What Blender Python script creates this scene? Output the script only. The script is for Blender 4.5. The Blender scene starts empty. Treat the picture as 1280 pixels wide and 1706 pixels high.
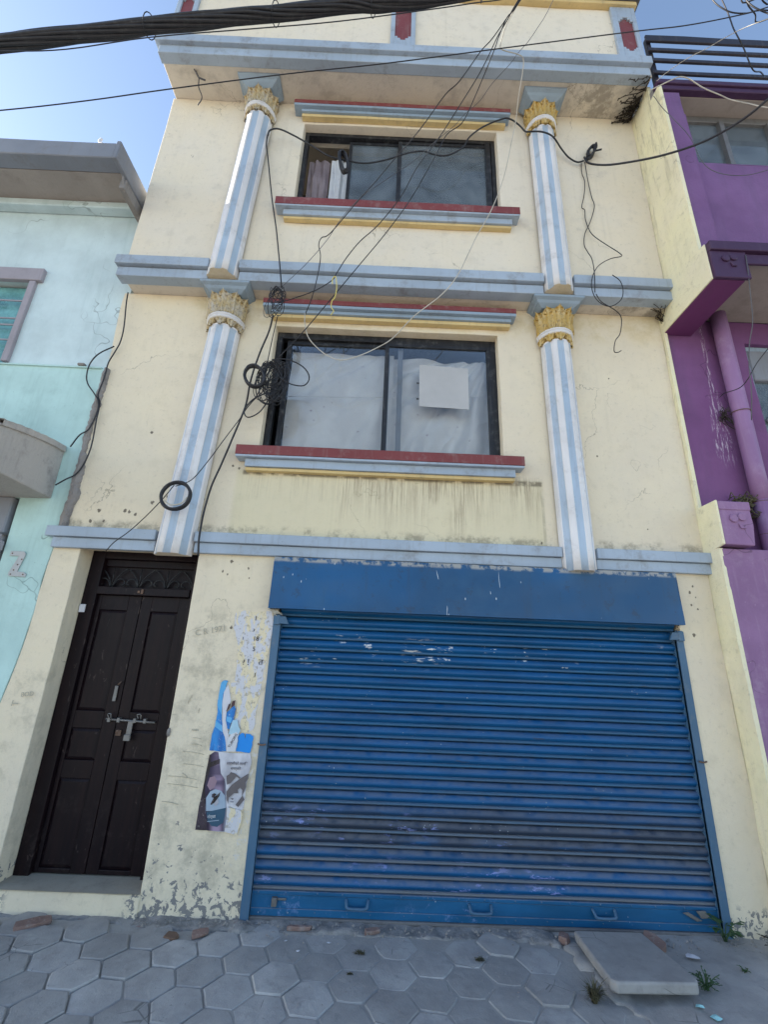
import bpy, math, random
from math import pi, sin, cos, radians
from mathutils import Vector, Matrix, noise
random.seed(7)
S = bpy.context.scene
# ------------------------------------------------------------------ camera, world, sun, exposure
cam_d = bpy.data.cameras.new('camera'); cam = bpy.data.objects.new('camera', cam_d)
S.collection.objects.link(cam); S.camera = cam
cam_d.sensor_fit = 'VERTICAL'; cam_d.sensor_height = 24.0
cam_d.lens = 24.0 * 727.0 / 1706.0
cam_d.clip_start = 0.05; cam_d.clip_end = 3000
_y, _p, _r = radians(0.31), radians(18.18), radians(2.33)
_f = Vector((sin(_y)*cos(_p), cos(_y)*cos(_p), sin(_p)))
_r0 = _f.cross(Vector((0, 0, 1))).normalized(); _u0 = _r0.cross(_f)
_R = cos(_r)*_r0 + sin(_r)*_u0; _U = -sin(_r)*_r0 + cos(_r)*_u0
cam.matrix_world = Matrix(((_R.x, _U.x, -_f.x, 0), (_R.y, _U.y, -_f.y, -3.6), (_R.z, _U.z, -_f.z, 1.7), (0, 0, 0, 1)))
SUN_EL, SUN_DIR = 24.0, Vector((-1.0, 0.12, 0.0)).normalized()
world = bpy.data.worlds.new('World'); S.world = world; world.use_nodes = True
wn = world.node_tree.nodes; wl = world.node_tree.links
bg = wn['Background']
sky = wn.new('ShaderNodeTexSky'); sky.sky_type = 'NISHITA'; sky.sun_disc = False
sky.sun_elevation = radians(SUN_EL)
sky.sun_rotation = math.atan2(SUN_DIR.x, SUN_DIR.y)
sky.air_density = 1.0; sky.dust_density = 1.2; sky.ozone_density = 1.0; sky.altitude = 1300
wb = wn.new('ShaderNodeMix'); wb.data_type = 'RGBA'; wb.blend_type = 'MULTIPLY'; wb.inputs[0].default_value = 1.0
wb.inputs[7].default_value = (1.055, 1.0, 0.945, 1)          # the camera's warm white balance
wl.new(sky.outputs[0], wb.inputs[6]); wl.new(wb.outputs[2], bg.inputs['Color']); bg.inputs['Strength'].default_value = 0.11
sd = bpy.data.lights.new('sun', 'SUN'); sd.energy = 4.5; sd.angle = radians(0.5); sd.color = (1.0, 0.93, 0.82)
so = bpy.data.objects.new('sun', sd); S.collection.objects.link(so)
_sv = Vector((SUN_DIR.x*cos(radians(SUN_EL)), SUN_DIR.y*cos(radians(SUN_EL)), sin(radians(SUN_EL))))
so.rotation_euler = (-_sv).to_track_quat('-Z', 'Y').to_euler(); so.location = (-20, 3, 15)
S.view_settings.view_transform = 'Standard'; S.view_settings.look = 'None'
S.view_settings.exposure = 1.88; S.view_settings.gamma = 1; S.view_settings.use_curve_mapping = False

# ------------------------------------------------------------------ node helpers
class G:
    def __init__(s, name):
        s.m = bpy.data.materials.new(name); s.m.use_nodes = True
        s.t = s.m.node_tree; s.n = s.t.nodes; s.l = s.t.links
        s.b = s.n['Principled BSDF']; s._pos = None
    def sock(s, v, to):
        if isinstance(v, bpy.types.NodeSocket): s.l.new(v, to)
        elif isinstance(v, (tuple, list)) and len(v) == 3 and to.type == 'RGBA': to.default_value = (*v, 1)
        else: to.default_value = v
    def pos(s):
        if s._pos is None: s._pos = s.n.new('ShaderNodeNewGeometry')
        return s._pos.outputs['Position']
    def nrm(s):
        s.pos(); return s._pos.outputs['True Normal']
    def sep(s, v):
        k = s.n.new('ShaderNodeSeparateXYZ'); s.l.new(v, k.inputs[0]); return k.outputs
    def scl(s, v, sc, off=(0, 0, 0)):
        k = s.n.new('ShaderNodeMapping'); s.l.new(v, k.inputs[0]); k.inputs['Scale'].default_value = sc
        k.inputs['Location'].default_value = off; return k.outputs[0]
    def noise(s, scale, detail=4, rough=.55, vec=None, dist=0):
        k = s.n.new('ShaderNodeTexNoise'); k.inputs['Scale'].default_value = scale
        k.inputs['Detail'].default_value = detail; k.inputs['Roughness'].default_value = rough
        k.inputs['Distortion'].default_value = dist
        s.l.new(vec or s.pos(), k.inputs['Vector']); return k.outputs['Fac']
    def vor(s, scale, vec=None, feat='F1'):
        k = s.n.new('ShaderNodeTexVoronoi'); k.inputs['Scale'].default_value = scale; k.feature = feat
        s.l.new(vec or s.pos(), k.inputs['Vector']); return k.outputs['Distance']
    def ramp(s, f, a, b):                       # smooth 0..1 between a and b
        k = s.n.new('ShaderNodeMapRange'); k.interpolation_type = 'SMOOTHSTEP'
        s.l.new(f, k.inputs['Value']); k.inputs['From Min'].default_value = a; k.inputs['From Max'].default_value = b
        return k.outputs[0]
    def mth(s, op, a, b=0.0, c=None):
        k = s.n.new('ShaderNodeMath'); k.operation = op
        s.sock(a, k.inputs[0]); s.sock(b, k.inputs[1])
        if c is not None: s.sock(c, k.inputs[2])
        return k.outputs[0]
    def mul(s, a, b): return s.mth('MULTIPLY', a, b)
    def mix(s, f, a, b, mode='MIX'):
        k = s.n.new('ShaderNodeMix'); k.data_type = 'RGBA'; k.blend_type = mode
        s.sock(f, k.inputs[0]); s.sock(a, k.inputs[6]); s.sock(b, k.inputs[7]); return k.outputs[2]
    def box(s, x0, x1, z0, z1, soft=.02):        # mask of a rectangle on the front
        o = s.sep(s.pos())
        a = s.mul(s.ramp(o[0], x0-soft, x0+soft), s.ramp(o[0], x1+soft, x1-soft))
        return s.mul(a, s.mul(s.ramp(o[2], z0-soft, z0+soft), s.ramp(o[2], z1+soft, z1-soft)))
    def bump(s, h, dist=.002, strength=1.0):
        k = s.n.new('ShaderNodeBump'); k.inputs['Distance'].default_value = dist; k.inputs['Strength'].default_value = strength
        s.l.new(h, k.inputs['Height'])
        if s.b.inputs['Normal'].is_linked: s.l.new(s.b.inputs['Normal'].links[0].from_socket, k.inputs['Normal'])
        s.l.new(k.outputs[0], s.b.inputs['Normal'])
    def done(s, col, rough=.8, metal=0.0, spec=.3):
        s.sock(col, s.b.inputs['Base Color']); s.sock(rough, s.b.inputs['Roughness'])
        s.b.inputs['Metallic'].default_value = metal; s.b.inputs['Specular IOR Level'].default_value = spec
        return s.m

def dots(g, pts, r):                             # small pits and spots at real places on the front
    out = None
    warp = g.noise(60, 2)
    for i, (x, z, k) in enumerate(pts):
        o = g.sep(g.pos())
        d = g.mth('SQRT', g.mth('ADD', g.mth('POWER', g.mth('SUBTRACT', o[0], x), 2.0), g.mth('POWER', g.mth('MULTIPLY', g.mth('SUBTRACT', o[2], z), .8), 2.0)))
        d = g.mth('ADD', d, g.mul(g.mth('SUBTRACT', warp, .5), r*k*1.6))
        m = g.ramp(d, r*k, r*k*.6)
        out = m if out is None else g.mth('MAXIMUM', out, m)
    return out

SPOT = [(-2.137,3.555,1.1),(-2.428,2.789,1.5),(-2.208,2.794,1.5),(-2.17,2.785,1.2),(-2.114,2.765,1.2),(-2.48,2.69,1.3),(-2.369,2.695,1),(-1.804,4.107,.8),(-1.231,2.395,1.3),(-1.293,2.307,.8),(-1.25,2.284,.7),(-1.084,2.341,.8),(-1.069,2.262,.6),(2.618,2.345,.8),(2.583,2.294,1.1),(2.626,2.256,.7),(2.579,2.191,.8),(2.628,2.159,.7),(1.953,3.507,.8),(2.161,4.347,.7),(-1.348,3.256,1),(-1.291,3.236,1),(1.378,2.662,.9),(-1.555,2.928,1),(2.314,2.826,.6),(-2.284,6.488,.8),(-1.157,1.865,1.0),(2.56,1.95,1.3),(-1.99,2.88,1.4),(-1.87,2.94,1.2)]

def plaster(name, c1, c2, kind):
    g = G(name)
    lo = g.noise(1.1, 5, .6); mid = g.noise(6, 5, .6); fine = g.noise(90, 3, .6)
    c = g.mix(g.ramp(lo, .35, .68), c1, c2)
    c = g.mix(g.mul(g.ramp(mid, .5, .75), .5), c, tuple(v*.8 for v in c1))
    wv = g.n.new('ShaderNodeVectorMath'); wv.operation = 'ADD'; nv = g.n.new('ShaderNodeTexNoise'); nv.inputs['Scale'].default_value = 2.5; nv.inputs['Detail'].default_value = 5
    g.l.new(g.pos(), nv.inputs['Vector']); g.l.new(g.pos(), wv.inputs[0]); g.l.new(nv.outputs['Color'], wv.inputs[1])
    crk = g.mul(g.ramp(g.vor(.65, wv.outputs[0], 'DISTANCE_TO_EDGE'), .0035, .001), g.ramp(g.noise(1.1, 2, .5, g.scl(g.pos(), (1, 1, 1), (4, 2, 7))), .52, .60))
    c = g.mix(g.mul(crk, .55), c, (.22, .19, .14)); g.bump(crk, .003, -.5)
    c = g.mix(g.mul(g.ramp(g.noise(22, 6, .7), .54, .76), .32), c, (.28, .25, .2))
    # rain streaks
    st = g.noise(1.0, 5, .65, g.scl(g.pos(), (13, 13, .6)))
    c = g.mix(g.mul(g.ramp(st, .54, .78), .16), c, (.36, .33, .26))
    bumpers = g.mth('ADD', g.mul(mid, .5), g.mul(fine, .5))
    if kind == 'front':
        o = g.sep(g.pos())
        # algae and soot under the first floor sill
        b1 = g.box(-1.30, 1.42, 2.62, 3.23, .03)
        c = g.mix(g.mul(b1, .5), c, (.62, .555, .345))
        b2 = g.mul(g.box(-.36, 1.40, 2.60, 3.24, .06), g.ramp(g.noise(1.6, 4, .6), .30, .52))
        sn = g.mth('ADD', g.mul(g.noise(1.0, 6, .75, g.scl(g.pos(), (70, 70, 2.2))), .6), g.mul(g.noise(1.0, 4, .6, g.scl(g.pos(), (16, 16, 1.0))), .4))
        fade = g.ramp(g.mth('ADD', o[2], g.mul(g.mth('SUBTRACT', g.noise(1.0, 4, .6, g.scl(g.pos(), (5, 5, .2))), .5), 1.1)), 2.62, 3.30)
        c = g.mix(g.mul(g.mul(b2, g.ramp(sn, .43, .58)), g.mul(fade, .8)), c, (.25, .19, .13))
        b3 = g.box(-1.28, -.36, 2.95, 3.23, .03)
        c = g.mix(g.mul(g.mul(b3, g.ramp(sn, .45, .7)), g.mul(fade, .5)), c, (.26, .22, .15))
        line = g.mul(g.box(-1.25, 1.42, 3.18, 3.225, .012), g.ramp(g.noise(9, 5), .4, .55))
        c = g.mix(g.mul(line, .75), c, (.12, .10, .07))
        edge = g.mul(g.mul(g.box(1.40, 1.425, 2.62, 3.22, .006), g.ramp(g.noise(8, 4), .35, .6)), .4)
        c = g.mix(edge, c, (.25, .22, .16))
        # grime along the top edge of the low band and under the middle slab
        b4 = g.mul(g.box(-3, 3, 2.60, 2.70, .03), g.ramp(g.noise(7, 6, .7), .45, .62))
        c = g.mix(g.mul(b4, .6), c, (.2, .17, .12))
        b5 = g.mul(g.box(-2.0, 3, 4.80, 5.2, .12), g.ramp(g.noise(4, 6, .7), .4, .62))
        c = g.mix(g.mul(b5, .4), c, (.5, .39, .16))
        # pencil grubbiness and hand dirt on the pillar beside the door
        b6 = g.mul(g.box(-1.52, -.8, .1, 2.0, .1), g.ramp(g.noise(5, 7, .75), .43, .66))
        c = g.mix(g.mul(b6, .6), c, (.33, .30, .23))
        b7 = g.mul(g.box(-2.9, -2.45, .1, 1.5, .1), g.ramp(g.noise(6, 7, .75), .45, .68))
        c = g.mix(g.mul(b7, .4), c, (.36, .33, .26))
        # paint flaked off to grey cement near the ground
        hgt = g.ramp(o[2], .62, -.02)
        pn = g.noise(19, 6, .66, None, .5)
        side = g.ramp(o[0], 2.2, 1.9)
        peel = g.ramp(g.mth('ADD', pn, g.mul(g.mul(hgt, hgt), .155)), .645, .665)
        peel = g.mul(peel, g.ramp(o[2], .66, .5))
        peel = g.mul(peel, g.mth('MAXIMUM', g.box(-1.6, -.78, -.2, .62, .03), g.mth('MAXIMUM', g.box(2.3, 2.9, -.2, .16, .04), g.box(-3, -2.4, -.2, .3, .04))))
        c = g.mix(peel, c, g.mix(mid, (.17, .165, .16), (.27, .26, .25)))
        g.bump(peel, .006, -.8)
        ch = g.mul(g.box(-.95, -.78, .3, 2.0, .02), g.ramp(g.noise(24, 5, .7), .56, .6))
        c = g.mix(g.mul(ch, .75), c, (.62, .60, .58))
        d = dots(g, SPOT, .0115)
        c = g.mix(g.mul(d, .85), c, (.09, .075, .06))
        g.bump(d, .008, -.8)
        # thin scratches
        sc = g.noise(1.0, 2, .5, g.scl(g.pos(), (2.2, 2, 55)), .6)
        sm = g.mul(g.ramp(sc, .70, .72), g.box(-1.5, -1.15, .75, 1.3, .05))
        c = g.mix(g.mul(sm, .7), c, (.12, .11, .09))
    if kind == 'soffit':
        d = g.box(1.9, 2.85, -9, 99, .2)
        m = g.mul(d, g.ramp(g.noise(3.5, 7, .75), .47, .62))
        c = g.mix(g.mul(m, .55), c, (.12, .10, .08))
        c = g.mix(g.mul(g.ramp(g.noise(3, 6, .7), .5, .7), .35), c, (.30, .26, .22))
    if kind == 'side':
        m = g.ramp(g.noise(1.0, 7, .72, g.scl(g.pos(), (1, 16, 1.6))), .50, .68)
        c = g.mix(g.mul(m, g.mul(g.ramp(g.sep(g.pos())[2], 4.6, 7.6), .5)), c, (.22, .19, .12))
        m = g.ramp(g.noise(9, 7, .75), .56, .66)
        c = g.mix(g.mul(m, .3), c, (.33, .30, .20))
        g.bump(g.noise(18, 6, .7), .012, .7)
    g.bump(bumpers, .006, .8); g.bump(g.noise(28, 5, .7), .007, .6); g.bump(g.noise(2.2, 3), .03, .6)
    return g.done(c, .88, 0, .2)

def paint(name, col, dirt=.3, rough=.6, dcol=(.16, .14, .12), dsc=5, bump=.002, spec=.35, streak=.25, wall=0):
    g = G(name)
    c = g.mix(g.ramp(g.noise(1.7, 4), .35, .65), col, tuple(v*.86 for v in col))
    c = g.mix(g.mul(g.ramp(g.noise(dsc, 7, .72), .5, .72), dirt), c, dcol)
    st = g.noise(1.0, 5, .7, g.scl(g.pos(), (24, 24, 1.6)))
    c = g.mix(g.mul(g.ramp(st, .52, .74), streak), c, dcol)
    if wall:
        c = g.mix(g.mul(g.ramp(g.noise(.9, 6, .65), .42, .62), .35), c, tuple(min(1, v*1.25+.03) for v in col))
        c = g.mix(g.mul(g.ramp(g.noise(1.0, 6, .7, g.scl(g.pos(), (5, 5, .5))), .5, .7), .35), c, dcol)
        w_ = g.n.new('ShaderNodeVectorMath'); w_.operation = 'ADD'; nz_ = g.n.new('ShaderNodeTexNoise'); nz_.inputs['Scale'].default_value = 3; g.l.new(g.pos(), nz_.inputs['Vector'])
        g.l.new(g.pos(), w_.inputs[0]); g.l.new(nz_.outputs['Color'], w_.inputs[1])
        ck = g.mul(g.ramp(g.vor(.8, w_.outputs[0], 'DISTANCE_TO_EDGE'), .006, .002), g.ramp(g.noise(1.3, 2), .5, .56))
        c = g.mix(g.mul(ck, .6), c, tuple(v*.35 for v in col)); g.bump(ck, .004, -.6)
        c = g.mix(g.mul(g.ramp(g.vor(22), .09, .06), g.ramp(g.noise(4, 3), .55, .6)), c, dcol)
        if wall == 2:
            sp = g.ramp(g.noise(1.0, 6, .75, g.scl(g.pos(), (60, 60, 7))), .53, .57)
            o = g.sep(g.pos()); lx = g.mth('ADD', g.mul(g.mth('SUBTRACT', 4.9, o[2]), -.02), 3.18)
            dd = g.mth('ABSOLUTE', g.mth('SUBTRACT', o[0], lx)); wd = g.mul(g.ramp(o[2], 4.6, 3.7), .07)
            c = g.mix(g.mul(g.mul(sp, g.ramp(g.mth('SUBTRACT', dd, wd), .03, .0)), g.mul(g.ramp(o[2], 3.4, 3.7), .75)), c, (.55, .48, .56))
    ed = g.ramp(g.noise(34, 5, .7), .66, .7)
    c = g.mix(g.mul(ed, dirt), c, dcol)
    g.bump(g.noise(50, 4), bump, .6); g.bump(g.noise(5, 3), .006, .5)
    return g.done(c, rough, 0, spec)

M = {}
M['cream'] = plaster('cream_plaster', (.73, .64, .475), (.68, .60, .465), 'front')
M['cream_up'] = plaster('cream_plaster_upper', (.71, .645, .53), (.73, .65, .505), 'upper')
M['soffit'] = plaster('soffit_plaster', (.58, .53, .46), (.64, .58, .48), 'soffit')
M['yellow_side'] = plaster('yellow_plaster', (.80, .75, .50), (.77, .71, .52), 'side')
M['band'] = paint('pale_blue_trim', (.36, .43, .51), .5, .55)
M['trim_blue'] = paint('blue_trim_strip', (.28, .36, .44), .4, .55)
M['red'] = paint('dark_red_trim', (.20, .046, .046), .4, .55, (.30, .24, .22), 9)
M['col_white'] = paint('column_white', (.71, .70, .70), .5, .5, (.35, .32, .30))
M['col_blue'] = paint('column_blue', (.40, .50, .61), .45, .5, (.2, .2, .22))
M['ochre'] = paint('ochre_trim', (.66, .50, .235), .3, .65)
M['black_frame'] = paint('black_window_frame', (.014, .015, .018), .5, .45, (.14, .14, .14), 14)
M['cement'] = paint('grey_cement', (.27, .25, .235), .6, .9, (.10, .09, .085), 7, .01)
M['gsoffit'] = paint('bare_soffit', (.34, .30, .27), .5, .9, (.20, .17, .15), 4, .006)
M['canopy'] = paint('canopy_concrete', (.43, .40, .37), .6, .9, (.17, .155, .15), 3, .012)
M['coping'] = paint('dark_coping', (.09, .09, .095), .5, .8, (.25, .25, .25), 10)
M['teal'] = paint('pale_teal_plaster', (.545, .655, .67), .2, .85, (.30, .42, .42), 5, .004, .2, .15, 1)
M['teal_low'] = paint('mint_plaster', (.45, .63, .60), .3, .85, (.24, .36, .34), 5, .004, .2, .2, 1)
M['mauve'] = paint('mauve_frame', (.34, .31, .34), .3, .6)
M['slate'] = paint('slate_fascia', (.22, .235, .27), .4, .7)
M['purple'] = paint('purple_wall', (.17, .065, .18), .22, .75, (.10, .06, .12), 4, .006, .35, .25, 2)
M['purple_up'] = paint('violet_wall', (.175, .085, .215), .22, .75, (.10, .07, .14), 4, .006, .35, .25, 1)
M['purple_low'] = paint('faded_purple', (.25, .135, .26), .6, .8, (.36, .26, .36), 3, .006, .35, .3, 1)
M['plum'] = paint('plum_beam', (.055, .022, .065), .35, .6, (.10, .07, .10))
M['purple_mid'] = paint('purple_beam', (.14, .035, .125), .2, .7, (.1, .05, .1))
M['rail'] = paint('dark_railing', (.020, .018, .028), .3, .5)
M['pipe'] = paint('purple_pipe', (.28, .155, .31), .35, .5, (.42, .33, .47), 3)
M['steel'] = paint('dull_steel', (.20, .195, .19), .6, .5, (.1, .08, .07), 20); M['steel'].node_tree.nodes['Principled BSDF'].inputs['Metallic'].default_value = .5
M['rust'] = paint('rusty_iron', (.16, .10, .07), .6, .8, (.05, .04, .04), 20)
M['wire_black'] = paint('black_cable', (.022, .022, .026), .3, .5, (.1, .1, .1), 20)
M['wire_grey'] = paint('grey_cable', (.10, .10, .11), .3, .6)
M['wire_pale'] = paint('pale_cable', (.50, .47, .40), .5, .6, (.2, .18, .14), 8)
M['wire_yellow'] = paint('yellow_cable', (.68, .58, .16), .2, .6)
M['brick'] = paint('broken_brick', (.24, .155, .13), .75, .95, (.33, .29, .27), 12, .012)
M['paper'] = paint('white_paper', (.66, .66, .70), .2, .8)
M['grey_sheet'] = paint('plain_grey_sheet', (.44, .44, .44), .03, .7, streak=.02)
M['black_ink'] = paint('black_ink', (.02, .02, .025), .1, .7)
M['pencil'] = paint('pencil_mark', (.42, .39, .31), .1, .9)
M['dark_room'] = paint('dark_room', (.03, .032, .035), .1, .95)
M['leaf'] = paint('green_leaf', (.045, .095, .035), .3, .6, (.12, .12, .05), 30)
M['dry_leaf'] = paint('dry_leaf', (.11, .10, .055), .4, .9, (.04, .03, .025), 30)
M['dead'] = paint('dead_roots', (.035, .028, .022), .3, .95)
for k, c in dict(p_blue=(.01, .17, .55), p_light=(.10, .40, .72), p_right=(.0, .25, .75), p_pale=(.38, .58, .70), p_white=(.62, .64, .68), p_black=(.02, .015, .02), p_mauve=(.11, .085, .13), p_grey=(.50, .50, .54), p_label=(.03, .09, .15), p_hat=(.13, .115, .12), p_sky=(.34, .43, .53), p_brown=(.07, .03, .035), p_pink=(.30, .2, .25)).items():
    M[k] = paint('print_'+k[2:], c, .12, .45, tuple(min(1, v*1.5+.08) for v in c), 14, .001, .4, .08)

def gradient_print(name, a, b, sx, sz, k=1.0):
    g = G(name); n_ = g.noise(k, 3, .5, g.scl(g.pos(), (sx, 1, sz)))
    c = g.mix(g.ramp(n_, .38, .64), a, b)
    c = g.mix(g.mul(g.ramp(g.noise(60, 5, .7), .6, .66), .5), c, (.6, .58, .56))
    g.bump(g.noise(22, 4), .003, .6); return g.done(c, .42, 0, .4)
def bottle_print():
    g = G('print_bottle'); o = g.sep(g.pos())
    d = g.mth('ADD', o[0], g.mth('ADD', g.mul(g.mth('SUBTRACT', o[2], .98), .1146), 1.118))
    hi = g.mul(g.ramp(d, -.055, -.005), g.ramp(d, .065, .015))
    c = g.mix(hi, (.022, .014, .035), (.33, .25, .36))
    c = g.mix(g.mul(g.ramp(g.noise(1.0, 2, .5, g.scl(g.pos(), (2, 1, 11))), .42, .6), .75), c, (.03, .022, .06))
    c = g.mix(g.mul(g.ramp(d, .045, .07), .6), c, (.42, .45, .55))
    return g.done(c, .42, 0, .4)
M['p_mauve'] = bottle_print()
M['p_grey'] = gradient_print('print_pale', (.36, .36, .40), (.62, .62, .66), 7, 4)
M['p_black'] = gradient_print('print_black', (.010, .008, .010), (.05, .035, .05), 18, 6)
M['p_blue'] = gradient_print('print_blue', (.006, .13, .42), (.02, .24, .62), 16, 5)
def gold():
    g = G('gilt_paint'); 
    c = g.mix(g.ramp(g.noise(14, 5, .7), .4, .65), (.50, .325, .075), (.56, .43, .20))
    c = g.mix(g.mul(g.ramp(g.noise(40, 5, .7), .52, .62), .5), c, (.10, .065, .03))
    g.bump(g.noise(60, 4), .001, .5)
    return g.done(c, .45, 0, .5)
M['gold'] = gold()
def fadedgold():
    g = G('faded_gilt')
    c = g.mix(g.ramp(g.noise(12, 5, .7), .4, .65), (.48, .37, .19), (.50, .45, .36))
    c = g.mix(g.mul(g.ramp(g.noise(40, 5, .7), .5, .6), .5), c, (.13, .10, .08))
    g.bump(g.noise(60, 4), .001, .5)
    return g.done(c, .6, 0, .4)
M['gold2'] = fadedgold()

def door_mat():
    g = G('dark_door_paint')
    c = g.mix(g.ramp(g.noise(1.0, 5, .6, g.scl(g.pos(), (30, 30, 2))), .35, .7), (.0075, .0045, .0065), (.013, .0065, .008))
    o = g.sep(g.pos())
    d = g.mul(g.ramp(g.noise(7, 7, .75), .5, .75), g.ramp(o[2], .9, .15))
    c = g.mix(g.mul(d, .45), c, (.085, .065, .06))
    sc = g.ramp(g.noise(1.0, 3, .5, g.scl(g.pos(), (22, 8, 7)), 1.5), .69, .71)
    c = g.mix(g.mul(sc, .3), c, (.12, .09, .08))
    g.bump(g.noise(1.0, 4, .6, g.scl(g.pos(), (120, 120, 5))), .002, .5)
    return g.done(c, g.mix(g.noise(9, 5), (.3, .3, .3), (.55, .55, .55)), 0, .16)
M['door'] = door_mat()

def shutter_mat(name, base, slats=True):
    g = G(name); o = g.sep(g.pos())
    c = g.mix(g.ramp(g.noise(2.2, 4, .6, g.scl(g.pos(), (.6, 1, 3))), .35, .68), base, tuple(v*.72 for v in base))
    # sun-chalked, paler mottling
    c = g.mix(g.mul(g.ramp(g.noise(5, 6, .7), .5, .8), .12), c, (.05, .13, .23))
    # grime rubbed across the low slats
    if slats:
        wob = g.mth('ADD', o[2], g.mul(g.mth('SUBTRACT', g.noise(1.4, 3), .5), .18))
        band = g.mul(g.mul(g.ramp(wob, .34, .46), g.ramp(wob, .74, .58)), .82)
        c = g.mix(g.mul(band, g.ramp(g.noise(2.0, 5, .6, g.scl(g.pos(), (1, 1, 5))), .22, .5)), c, (.028, .030, .036))
        # lilac undercoat scraped bare in runs
        sv = g.noise(1.0, 6, .75, g.scl(g.pos(), (9, 9, 34)))
        m1 = g.mul(g.ramp(sv, .555, .575), g.mul(g.box(-.75, 1.1, .46, .66, .03), g.ramp(g.noise(2.3, 2), .45, .6)))
        m2 = g.mul(g.ramp(sv, .56, .58), g.mul(g.box(-.75, 1.5, .16, .36, .03), g.ramp(g.noise(2.6, 2), .47, .6)))
        c = g.mix(g.mth('MAXIMUM', m1, m2), c, (.22, .27, .58))
        w0 = g.ramp(g.noise(1.0, 5, .7, g.scl(g.pos(), (12, 12, 60))), .565, .585)
        m3 = g.mul(w0, g.mth('MAXIMUM', g.box(.22, .5, 1.66, 1.82, .03), g.mul(g.box(-.7, 2.3, 1.62, 1.84, .04), g.ramp(g.noise(4, 2), .57, .6))))
        c = g.mix(m3, c, (.68, .68, .66))
        br = g.mul(g.ramp(g.noise(1.0, 5, .7, g.scl(g.pos(), (3.5, 3, 22))), .63, .72), .6)
        c = g.mix(br, c, (.06, .05, .05))
    else:
        m = g.mul(g.ramp(g.noise(16, 7, .8), .55, .62), g.mul(g.box(-.8, 1.1, .0, .2, .02), g.ramp(g.noise(2.2, 3), .40, .6)))
        c = g.mix(g.mul(m, .6), c, (.20, .28, .50))
    # dust lying on ledges that face up
    up = g.ramp(g.sep(g.nrm())[2], .15, .8)
    low = g.ramp(o[2], 1.9, .2)
    dust = g.mul(up, g.mth('ADD', g.mul(low, .42), .03))
    c = g.mix(g.mul(dust, g.ramp(g.noise(12, 5), .2, .6)), c, (.22, .215, .22))
    # tiny chips
    v = g.vor(34, g.scl(g.pos(), (1, 1, .6)))
    chip = g.mul(g.ramp(v, .10, .07), g.ramp(g.noise(5, 3), .55, .6))
    c = g.mix(chip, c, (.55, .56, .58))
    g.bump(g.noise(1.0, 4, .6, g.scl(g.pos(), (3, 8, 8))), .006, .5); g.bump(g.noise(80, 3), .001, .5)
    r = g.mix(g.noise(7, 5), (.30, .30, .30), (.52, .52, .52))
    return g.done(c, r, 0, .35)
M['shutter'] = shutter_mat('blue_shutter_paint', (.0035, .086, .235))
M['shutter_bar'] = shutter_mat('blue_bar_paint', (.011, .108, .245), False)
def lip_mat():
    g = G('chalked_lip_paint'); o = g.sep(g.pos())
    c = g.mix(g.ramp(g.noise(2.5, 5, .6, g.scl(g.pos(), (1, 1, 4))), .35, .65), (.035, .125, .235), (.05, .11, .19))
    low = g.ramp(g.mth('ADD', o[2], g.mul(g.noise(1.5, 3), .4)), 1.15, .35)
    c = g.mix(g.mul(low, .85), c, (.17, .175, .185))
    c = g.mix(g.mul(g.ramp(g.noise(1.0, 5, .7, g.scl(g.pos(), (5, 5, 24))), .58, .7), .6), c, (.07, .06, .06))
    g.bump(g.noise(60, 4), .0015, .6); return g.done(c, .6, 0, .3)
M['slat_lip'] = lip_mat()
M['guide'] = paint('blue_rail_paint', (.06, .135, .225), .4, .5, (.16, .18, .2), 8)
M['step_cement'] = paint('step_cement', (.36, .33, .27), .5, .9, (.20, .18, .15), 6, .006)
M['dust_metal'] = paint('dusty_metal_lip', (.17, .165, .165), .4, .8, (.08, .07, .06), 15)
def hood_mat():
    g = G('blue_hood_paint'); o = g.sep(g.pos())
    c = g.mix(g.ramp(g.noise(1.2, 3, .5), .38, .62), (.0035, .080, .215), (.006, .060, .15))
    c = g.mix(g.mul(g.ramp(g.noise(3, 6, .7), .45, .75), .4), c, (.03, .10, .19))
    c = g.mix(g.mul(g.ramp(g.noise(1.0, 5, .7, g.scl(g.pos(), (7, 7, .8))), .55, .75), .4), c, (.03, .045, .07))
    sc = g.ramp(g.noise(1.0, 2, .5, g.scl(g.pos(), (24, 10, 3)), 1.0), .735, .745)
    c = g.mix(sc, c, (.45, .5, .55))
    v = g.vor(20, g.scl(g.pos(), (1, 1, .35)))
    chip = g.mul(g.ramp(v, .085, .06), g.ramp(g.noise(3, 3), .54, .58))
    c = g.mix(chip, c, (.5, .55, .6))
    c = g.mix(g.mul(g.ramp(g.noise(9, 7, .8), .56, .66), .5), c, (.02, .03, .05))
    c = g.mix(g.mul(g.box(-.9, 2.5, 2.40, 2.45, .012), g.ramp(g.noise(12, 5, .7), .42, .55)), c, (.30, .30, .29))
    g.bump(g.noise(1.6, 2), .03, .7)
    return g.done(c, .4, 0, .4)
M['hood'] = hood_mat()

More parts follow.
